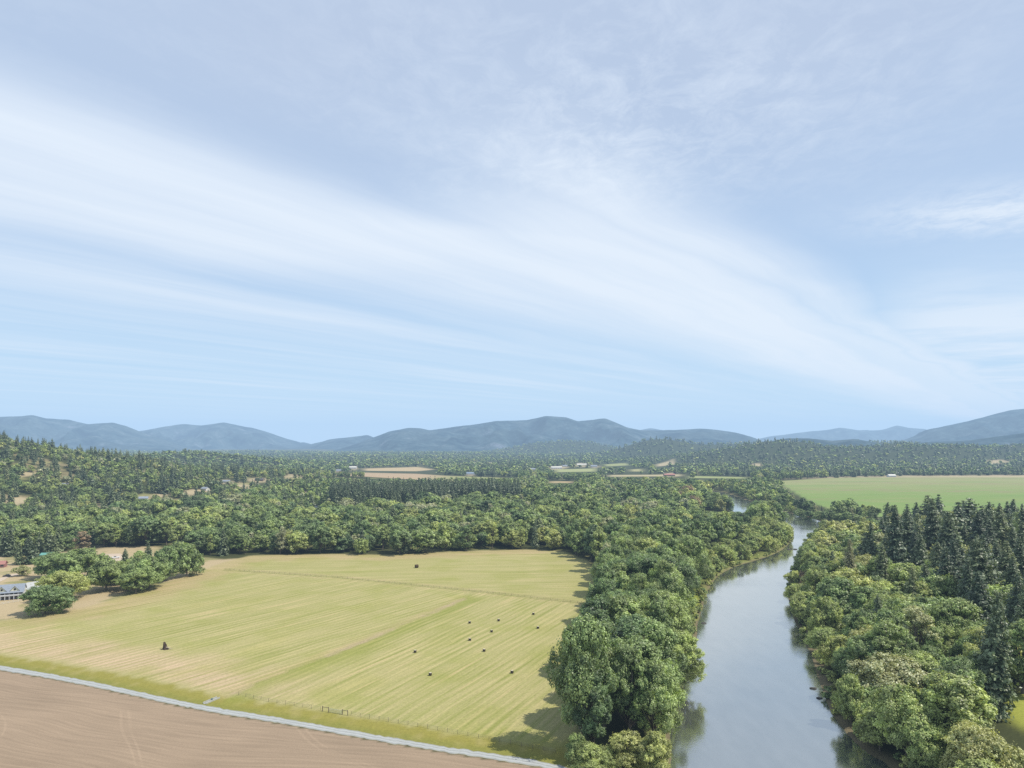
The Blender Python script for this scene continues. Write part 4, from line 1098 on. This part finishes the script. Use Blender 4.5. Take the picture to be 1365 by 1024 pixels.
for k in range(4): MB().tube([(.09, 0, .4 + .24 * k), (L - .09, 0, .4 + .24 * k)], .03, 5).build('rail', M['gate_metal'], g)

# concrete ditch channel beside the road
(ax, ay), (bx, by) = flat_at(272.5, 938.5), flat_at(291, 930.5); L = math.hypot(bx - ax, by - ay)
ch = tag(empty('ditch_channel', (ax, ay, 0), math.atan2(by - ay, bx - ax)), 'pale concrete ditch channel meeting the gravel road at the verge', 'channel')
MB().box(0, L, -.55, .55, -.3, .05).build('bed', M['concrete'], ch)
for s in (-1, 1): MB().box(0, L, s * .68 - .125, s * .68 + .125, -.3, .5).build('side_wall', M['concrete'], ch, .03)
MB().box(L * .55, L * .55 + .08, -.5, .5, .06, .85).build('slide_gate', M['gate_metal'], ch)
(cx_, cy_) = flat_at(262, 944)
# bales standing on end
def bale(label, px, py, rad=.60, hh=1.12):
    x, y = flat_at(px, py); r = np.random.default_rng(int(px))
    o = tag(empty('round_bale', (x, y, 0), r.uniform(0, 6)), label, 'hay bale', 'dark round bales on the mown field')
    n = 28; mb = MB()
    prof = [(rad * .96, -.05), (rad * 1.02, .12), (rad * 1.04, hh * .5), (rad * 1.02, hh - .14), (rad * .95, hh - .03)]
    for q, z in prof:
        for k in range(n):
            a = 2 * math.pi * k / n; w = 1 + .025 * math.sin(5 * a + z * 3) + r.normal(0, .006)
            mb.v.append((q * w * math.cos(a), q * w * math.sin(a), z))
    for i in range(len(prof) - 1):
        for k in range(n): mb.f.append((i * n + k, i * n + (k + 1) % n, (i + 1) * n + (k + 1) % n, (i + 1) * n + k))
    mb.f.append(tuple(range(n))[::-1]); mb.f.append(tuple((len(prof) - 1) * n + k for k in range(n)))
    mb.build('wrap', M['film'], o)
    t = MB(); R2 = rad * .90; rings = [(0, hh + .06), (R2 * .4, hh + .05), (R2 * .75, hh + .02), (R2, hh - .02)]
    t.v.append((0, 0, rings[0][1]))
    for q, z in rings[1:]:
        for k in range(n): t.v.append((q * math.cos(2 * math.pi * k / n), q * math.sin(2 * math.pi * k / n), z + r.normal(0, .02)))
    for k in range(n): t.f.append((0, 1 + k, 1 + (k + 1) % n))
    for i in range(2):
        for k in range(n): t.f.append((1 + i * n + k, 1 + (i + 1) * n + k, 1 + (i + 1) * n + (k + 1) % n, 1 + i * n + (k + 1) % n))
    t.build('hay_face', M['hay_end'], o)
for px, py, lb in (
        (573.5, 900.5, 'dark bale with pale top nearest the road, closest to the metal gate'),
        (682.5, 897.5, 'dark bale nearest the foremost cottonwood and its shadow'),
        (553.3, 870, 'leftmost of the dark bales, beside the green ditch line'),
        (645.3, 868.5, 'dark bale in the middle of the scattered group, third from the road'),
        (626.3, 854, 'nearer of the dark bales lined up one behind another on the group\'s left'),
        (626, 831, 'farther of the dark bales lined up one behind another on the group\'s left'),
        (655.3, 842.8, 'dark bale between the lined-up pair and the back bale'),
        (664.7, 828, 'dark bale at the back centre of the group, near the wire fence'),
        (711, 819.5, 'dark bale farthest from the road, close below the wire fence'),
        (717.1, 838, 'rightmost of the dark bales, near the tree belt')):
    bale(lb, px, py)
# the dark weathered bale on the upper strip: lying on its side
x, y = flat_at(555.4, 757); ob = tag(empty('round_bale', (x, y, 0), .5), 'large dark brown bale lying alone beyond the wire fence near the woods', 'hay bale')
n = 26; mb = MB(); r = np.random.default_rng(9)
for xx, q in ((-1.2, .2), (-1.18, .95), (-1.05, 1.22), (0, 1.28), (1.05, 1.22), (1.18, .95), (1.2, .2)):
    for k in range(n):
        a = 2 * math.pi * k / n; q2 = q * (1 + r.normal(0, .02)); mb.v.append((xx, q2 * math.cos(a), 1.15 + q2 * math.sin(a) * (.92 if math.sin(a) < 0 else 1)))
for i in range(6):
    for k in range(n): mb.f.append((i * n + k, i * n + (k + 1) % n, (i + 1) * n + (k + 1) % n, (i + 1) * n + k))
mb.f.append(tuple(range(n))[::-1]); mb.f.append(tuple(6 * n + k for k in range(n)))
mb.build('hay_roll', M['old_hay'], ob)
# old stump
x, y = flat_at(220.5, 865.5); st = tag(empty('tree_stump', (x, y, 0)), 'jagged dark brown stump with a pale broken limb, alone in the mown field', 'stump')
r = np.random.default_rng(4); mb = MB(); n = 18; prof = [(1.35, -.2), (1.15, .25), (.9, .8), (.74, 1.5), (.62, 2.0)]
for i, (q, z) in enumerate(prof):
    for k in range(n):
        a = 2 * math.pi * k / n; w = q * (1 + .16 * math.sin(4 * a + 1) * (1 - i / 5) + r.normal(0, .05))
        mb.v.append((w * math.cos(a) - .25 * z * .5, w * math.sin(a), z + (max(0, 1.1 * math.cos(a - 2.6)) + r.uniform(0, .4) if i == 4 else 0)))
for i in range(4):
    for k in range(n): mb.f.append((i * n + k, i * n + (k + 1) % n, (i + 1) * n + (k + 1) % n, (i + 1) * n + k))
mb.v.append((0, 0, 1.3)); c_ = len(mb.v) - 1
for k in range(n): mb.f.append((4 * n + k, 4 * n + (k + 1) % n, c_))
mb.build('stem', M['stump'], st)
MB().tube([(.5, -.3, .9), (1.5, -.5, .85), (2.5, -.6, .55), (3.3, -.4, .2)], [.3, .22, .15, .06], 8).build('broken_limb', M['dead_wood'], st)
for a in (-.6, .9, 2.3, 3.7, 5.0): MB().tube([(math.cos(a) * .7, math.sin(a) * .7, .45), (math.cos(a) * 1.5, math.sin(a) * 1.5, .12), (math.cos(a + .2) * 2.1, math.sin(a + .2) * 2.1, -.1)], [.3, .18, .08], 7).build('root', M['stump'], st)

# yard buildings and vehicles
house('barn', 'small red barn at the left edge of the dry yard', -3, 757, 8, 6, 2.6, 1.8, .3, 'red_wall', 'red_roof', 2, 'barn')
house('shed', 'small shed with a teal metal roof under the dark conifer', 60, 744, 7, 6, 2.4, 1.2, .15, 'brown_wall', 'teal_roof', 1, 'shed')
house('shed', 'small shed with a faded red roof among the oaks', 174, 765, 8, 6, 2.6, 1.7, .6, 'brown_wall', 'red_roof', 1, 'shed')
house('long_house', 'long low house with blue-grey roof in the clearing on the slope', 133, 695, 22, 9, 3.0, 1.9, .28, 'pale_wall', 'blue_roof', 5, 'house')
for px, py, w, rz, wl, rf_, lb in (
        (79, 649.5, 13, .2, 'pale_wall', 'grey_roof', 'pale small house high on the wooded slope at left'),
        (300, 644, 14, -.2, 'pale_wall', 'grey_roof', 'white small house by the tan patch on the slope'),
        (312, 670, 12, .1, 'white_paint', 'dark_roof', 'white house half hidden among oaks below the slope clearings'),
        (190, 667.5, 13, .4, 'pale_wall', 'grey_roof', 'pale house beside the three dark close conifers'),
        (232, 674, 13, .1, 'pale_wall', 'grey_roof', 'pale house under the trees just below the three dark conifers'),
        (345, 641.5, 16, 0, 'brown_wall', 'dark_roof', 'brown house with dark roof on the tan patch of the slope'),
        (271, 654, 10, -.3, 'pale_wall', 'grey_roof', 'small pale house at the dry patch right of the three conifers'),
        (93, 649, 11, .1, 'brown_wall', 'dark_roof', 'brown small house right of the pale one high on the slope'),
        (424, 680, 10, .2, 'pale_wall', 'grey_roof', 'pale house among the valley trees left of the conifer stand')):
    house('house', lb, px, py, w, 9, 3.0, 2.2, rz, wl, rf_, 3, chimney=True, group='small houses on the wooded slope')
for px, py, w, hw, wl, rf_, lb in (
        (470, 625, 26, 5, 'white_paint', 'pale_wall', 'large white farm building at the left end of the tan far fields'),
        (452, 629, 18, 4, 'pale_wall', 'grey_roof', 'low pale farm building left of the large white one'),
        (628, 633, 30, 4, 'white_paint', 'blue_roof', 'white building with bluish roof right of the tan far field'),
        (742, 625, 38, 5, 'white_paint', 'pale_wall', 'longest white building in the far valley settlement'),
        (754, 622.5, 22, 4, 'pale_wall', 'grey_roof', 'pale building close right of the longest white one, far valley'),
        (776, 621, 40, 5, 'cream_wall', 'pale_wall', 'wide cream building in the far valley below the small dark hill'),
        (792, 623, 24, 5, 'white_paint', 'grey_roof', 'white building with grey roof right of the wide cream one'),
        (893, 635, 30, 4, 'brown_wall', 'red_roof', 'brown long building with reddish roof beyond the upper river'),
        (710, 627, 20, 4, 'pale_wall', 'grey_roof', 'small pale building left of the far valley settlement'),
        (1190, 636, 20, 4, 'white_paint', 'pale_wall', 'white shed at the far edge of the big green field')):
    house('farm_building', lb, px, py, w, 12, hw, 3, .1, wl, rf_, 4, 'building', group='far buildings on the valley floor')

def vehicle(name, label, px, py, rz, paint, kind):
    o = put(name, label, 'car' if kind == 'car' else 'pickup truck', px, py, rz, 'vehicles parked by the yards')
    L, W = (4.5, 1.8) if kind == 'car' else (5.6, 2.0)
    if kind == 'car': prof = [(0, .35), (0, .8), (.3, .92), (1.1, 1.0), (L - .9, 1.02), (L - .1, .95), (L, .4)]
    else: prof = [(0, .45), (0, 1.0), (.3, 1.12), (1.5, 1.18), (3.2, 1.2), (L, 1.2), (L, .5)]
    vs = [(x - L / 2, s * W / 2, z) for s in (-1, 1) for x, z in prof]; n = len(prof)
    MB().add(vs, [tuple(range(n)), tuple(range(2 * n - 1, n - 1, -1))] + [(k, n + k, n + (k + 1) % n, (k + 1) % n) for k in range(n)]).build('body', M[paint], o, .04)
    a, b, top = (1.3, L - .5, 1.5) if kind == 'car' else (1.5, 3.4, 1.85)
    z0 = 1.02 if kind == 'car' else 1.21
    cab = [(a, z0), (a + .6, top), (b - .5, top), (b, z0)]
    vs = [(x - L / 2, s * W * .44, z) for s in (-1, 1) for x, z in cab]
    c = MB().add(vs, [(0, 1, 2, 3), (7, 6, 5, 4), (0, 4, 5, 1), (1, 5, 6, 2), (2, 6, 7, 3)]).build('cabin', M['pane'], o)
    MB().box(a + .65 - L / 2, b - .55 - L / 2, -W * .43, W * .43, top + .003, top + .06).build('roof', M[paint], c)
    for x in (.9, L - .9):
        for s in (-1, 1):
            MB().tube([(x - L / 2, s * (W / 2 - .2), .34), (x - L / 2, s * (W / 2 + .02), .34)], .34, 12).build('wheel', M['tyre'], o)
vehicle('pickup_truck', 'white pickup truck parked on the gravel yard behind the oaks', 154, 744.5, .5, 'car_white', 'pickup')
vehicle('parked_car', 'white car parked at the left end of the gravel yard', 135, 741.5, .2, 'car_white', 'car')
vehicle('parked_car', 'dark car on the drive above the verandah farmhouse', 9, 769, .3, 'car_dark', 'car')
vehicle('parked_car', 'white car at the left end of the long blue-roofed house', 117.5, 696, .2, 'car_white', 'car')

def sheet(name, pts, mat, z=.05):
    P = pxpoly(pts); V = [(a, b, float(base_h(a, b)) + z) for a, b in P]
    me = bpy.data.meshes.new(name); me.from_pydata(V, [], [tuple(range(len(V)))]); me.materials.append(M[mat]); me.update()
    if me.polygons[0].normal.z < 0: me.flip_normals()
    tag(link(bpy.data.objects.new(name, me)), kind='structure')
M['drive'] = simple('drive', (.46, .46, .44), .9, .08, .3)
M['yard_gravel'] = simple('yard_gravel', (.46, .37, .28), .95, .12, .3)
sheet('driveway', [(26, 783), (36, 777), (56, 774), (72, 776), (66, 781), (50, 785), (38, 787)], 'drive')
sheet('gravel_yard', [(128, 746), (134, 739), (160, 738), (168, 742), (160, 748), (140, 753)], 'yard_gravel')
sheet('farm_track', [(0, 771), (14, 766), (26, 764), (24, 767), (12, 770), (0, 776), (-20, 780), (-20, 774)], 'yard_gravel')

def rock(label, px, py, s, grp):
    x, y = flat_at(px, py, WATER_Z); bm = bmesh.new(); bmesh.ops.create_icosphere(bm, subdivisions=3, radius=s)
    for v in bm.verts:
        k = 1 + .35 * mnoise.noise(v.co * (1.1 / s) + Vector((px, py, 0))); v.co = Vector((v.co.x * k * 1.5, v.co.y * k, v.co.z * k * .6))
    me = bpy.data.meshes.new('river_rock'); bm.to_mesh(me); bm.free(); me.materials.append(M['rock'])
    o = link(bpy.data.objects.new('river_rock', me)); o.location = (x, y, WATER_Z + .05); tag(o, label, 'rock', grp)
for i, (px, py, s, lb) in enumerate((
        (1051, 732.5, 1.0, 'dark rock near the bank in the river bend, leftmost of the row'), (1055, 732, .9, 'dark rock second from the inner bank in the bend'),
        (1060, 732.5, 1.2, 'largest dark rock of the row in the river bend'), (1084, 918, .8, 'dark rock off the muddy bank below the overhanging tree'),
        (1092, 931, .7, 'small dark rock at the muddy bank, nearest of the rocks'), (938, 831, .9, 'dark rock by the grassy bank on the field side'))):
    rock(lb, px, py, s, 'rocks in the river')

# ------------------------------------------------------------------ haze: thin blue air over the valley
def haze():
    m, t = new_mat('haze')
    sig = 7.2e-5
    ab = t.add('ShaderNodeVolumeAbsorption'); ab.inputs['Color'].default_value = (0, 0, 0, 1); ab.inputs['Density'].default_value = sig
    em = t.add('ShaderNodeEmission'); em.inputs['Color'].default_value = (.46, .675, .95, 1); em.inputs['Strength'].default_value = sig
    ad = t.add('ShaderNodeAddShader'); t.l.new(ab.outputs[0], ad.inputs[0]); t.l.new(em.outputs[0], ad.inputs[1])
    o = t.add('ShaderNodeOutputMaterial'); t.l.new(ad.outputs[0], o.inputs['Volume'])
    mb = MB().box(-19000, 19000, -3000, 19500, -80, 640)
    o = mb.build('haze', m); tag(o, 'thin blue haze lying over the whole valley', None, None, 'stuff')
haze()

# ------------------------------------------------------------------ sky
SUN_EL, SUN_AZ = math.radians(57), math.radians(98)      # azimuth clockwise from the view direction (+Y)
def sky():
    w = bpy.data.worlds.new('World'); sc.world = w; w.use_nodes = True; w.node_tree.nodes.clear(); t = NT(w.node_tree)
    st = t.add('ShaderNodeTexSky', sky_type='NISHITA'); st.sun_disc = False
    st.sun_elevation = SUN_EL; st.sun_rotation = SUN_AZ; st.altitude = 300; st.air_density = 1.0; st.dust_density = .6; st.ozone_density = 2.0
    d = t.add('ShaderNodeTexCoord').outputs['Generated']
    x, y, z = t.sep(d); zc = t.m('MAXIMUM', z, .012)
    th = math.radians(37)
    X, Y = t.m('DIVIDE', x, zc), t.m('DIVIDE', y, zc)
    v = t.m('SUBTRACT', t.m('MULTIPLY', X, math.cos(th)), t.m('MULTIPLY', Y, math.sin(th)))
    u = t.m('ADD', t.m('MULTIPLY', X, math.sin(th)), t.m('MULTIPLY', Y, math.cos(th)))
    warp = t.m('SUBTRACT', t.noise(t.xyz(t.m('MULTIPLY', u, .45), t.m('MULTIPLY', v, .5)), 1.0, 3, .55), .5)
    vw = t.m('ADD', v, t.m('MULTIPLY', warp, .50))
    edge = t.m('ADD', -2.08, t.rng(u, 1.9, 3.2, 0, .78, True))
    e = t.m('SUBTRACT', edge, vw)                                  # >0 inside the bright band
    lowz = t.rng(z, .03, .22, .30, 1)
    streak = t.noise(t.xyz(t.m('MULTIPLY', u, .20), t.m('MULTIPLY', vw, 2.1), 3.1), 1.0, 6, .60)
    streak2 = t.noise(t.xyz(t.m('MULTIPLY', u, .10), t.m('MULTIPLY', vw, .8), 8.0), 1.0, 4, .5)
    body = t.m('MULTIPLY', t.rng(e, -.14, .50, 0, 1, True), t.rng(e, .9, 2.4, 1, .34, True))
    body = t.m('MULTIPLY', body, t.rng(streak2, .30, .62, .76, 1.0))
    low = t.m('MULTIPLY', t.rng(e, .9, 2.4, 0, 1), t.rng(streak2, .36, .66, .12, .62))
    low = t.m('MULTIPLY', low, t.rng(z, .015, .10, .35, 1))
    fib = t.m('MULTIPLY', t.m('MULTIPLY', t.rng(streak, .34, .70, -.17, .20), lowz), t.rng(e, -.3, .4, .3, 1))
    # a second, steeper plume to the right of the main band
    vr = t.m('ADD', t.m('SUBTRACT', vw, t.m('MULTIPLY', u, .05)), 1.52)
    plume = t.m('EXPONENT', t.m('MULTIPLY', t.m('POWER', t.m('DIVIDE', t.m('ABSOLUTE', vr), t.rng(u, 1.5, 4, .34, .26)), 2.0), -1.0))
    plume = t.m('MULTIPLY', plume, t.m('MULTIPLY', t.rng(u, 1.3, 2.7, 0, .85, True), t.rng(streak, .25, .6, .7, 1)))
    fill = t.m('MULTIPLY', t.m('MULTIPLY', t.rng(vr, .15, -.25, 0, 1, True), t.rng(u, 1.6, 2.8, 0, .80, True)), t.rng(e, .9, 2.4, 1, .34, True))
    dens = t.m('ADD', t.m('MAXIMUM', t.m('MAXIMUM', t.m('MAXIMUM', body, fill), low), plume), fib)
    # mottled cirrus higher up
    q = t.xyz(t.m('ADD', t.m('MULTIPLY', X, 3.2), t.m('MULTIPLY', warp, 1.0)), t.m('MULTIPLY', Y, 2.4), 5.0)
    mot = t.noise(q, 2.4, 7, .70, .4)
    cx, cy = t.m('DIVIDE', t.m('SUBTRACT', X, .45), .85), t.m('DIVIDE', t.m('SUBTRACT', Y, 2.15), .75)
    motm = t.m('EXPONENT', t.m('MULTIPLY', t.m('ADD', t.m('MULTIPLY', cx, cx), t.m('MULTIPLY', cy, cy)), -1.0))
    motm = t.m('ADD', motm, t.m('MULTIPLY', t.rng(t.noise(t.xyz(X, Y, 9.0), .9, 2, .5), .45, .65, 0, .45), t.rng(X, .6, -.3, 0, 1)))
    dens = t.m('ADD', dens, t.m('MULTIPLY', t.rng(mot, .42, .74, 0, .55), t.m('MULTIPLY', motm, t.rng(e, .3, -.4, 0, 1))))
    # cloud bank low on the right, and one torn white patch above it
    q2 = t.noise(t.xyz(t.m('MULTIPLY', X, .42), t.m('MULTIPLY', Y, .55), 2.0), 1.0, 5, .6)
    rb = t.m('MULTIPLY', t.m('MULTIPLY', t.rng(x, .40, .52, 0, 1, True), t.rng(z, .26, .13, 0, 1, True)), t.rng(q2, .36, .58, .25, .9))
    rb = t.m('MULTIPLY', rb, t.rng(z, .02, .08, .4, 1))
    px_, py_ = t.m('DIVIDE', t.m('SUBTRACT', X, 2.15), .55), t.m('DIVIDE', t.m('SUBTRACT', Y, 3.05), .34)
    torn = t.m('MULTIPLY', t.m('EXPONENT', t.m('MULTIPLY', t.m('ADD', t.m('MULTIPLY', px_, px_), t.m('MULTIPLY', py_, py_)), -1.0)), t.rng(mot, .35, .6, .3, .9))
    dens = t.m('MAXIMUM', t.m('MAXIMUM', dens, rb), torn, clamp=True)
    k = .1                                                         # background strength
    S = lambda c: tuple(a / k for a in c)
    veil = t.m('MULTIPLY', t.rng(z, .10, .50, 0, .92, True), t.rng(t.noise(t.xyz(X, Y, 1.0), .5, 3, .5), .3, .7, .72, 1.0))
    blue = t.mix(.82, st.outputs[0], t.mix(t.rng(z, 0, .30, 0, 1, True), S((.53, .78, .99)), S((.50, .69, .95))))
    base = t.mix(t.m('MULTIPLY', veil, .9), blue, S((.51, .595, .76)))
    c = t.mix(t.m('MULTIPLY', dens, .96), base, t.mix(t.rng(z, .05, .50, 0, 1), S((.88, .94, 1.0)), S((.78, .87, .99))))
    b = t.add('ShaderNodeBackground'); t.put(b.inputs['Color'], c); b.inputs['Strength'].default_value = k
    o = t.add('ShaderNodeOutputWorld'); t.l.new(b.outputs[0], o.inputs[0])
sky()

sun = bpy.data.lights.new('sun', 'SUN'); sun.energy = 5.0; sun.angle = math.radians(.53); sun.color = (1.0, .945, .85)
so = link(bpy.data.objects.new('sun', sun))
to_sun = Vector((math.sin(SUN_AZ) * math.cos(SUN_EL), math.cos(SUN_AZ) * math.cos(SUN_EL), math.sin(SUN_EL)))
so.rotation_euler = to_sun.to_track_quat('Z', 'Y').to_euler(); so.location = to_sun * 500

cam = bpy.data.cameras.new('camera'); co = link(bpy.data.objects.new('camera', cam))
co.location = (0, 0, CAM_H); co.rotation_euler = (math.radians(90), 0, 0)
cam.sensor_fit = 'HORIZONTAL'; cam.sensor_width = 36; cam.lens = 36 * F / 1365
cam.shift_y = (HY - 512) / 1365; cam.clip_start = .5; cam.clip_end = 60000
sc.camera = co
sc.view_settings.view_transform = 'Standard'; sc.view_settings.look = 'None'; sc.view_settings.exposure = 0
sc.render.engine = 'CYCLES'
sc.cycles.max_bounces = 6; sc.cycles.diffuse_bounces = 2; sc.cycles.glossy_bounces = 2; sc.cycles.transmission_bounces = 2; sc.cycles.volume_bounces = 0
sc.cycles.use_denoising = False
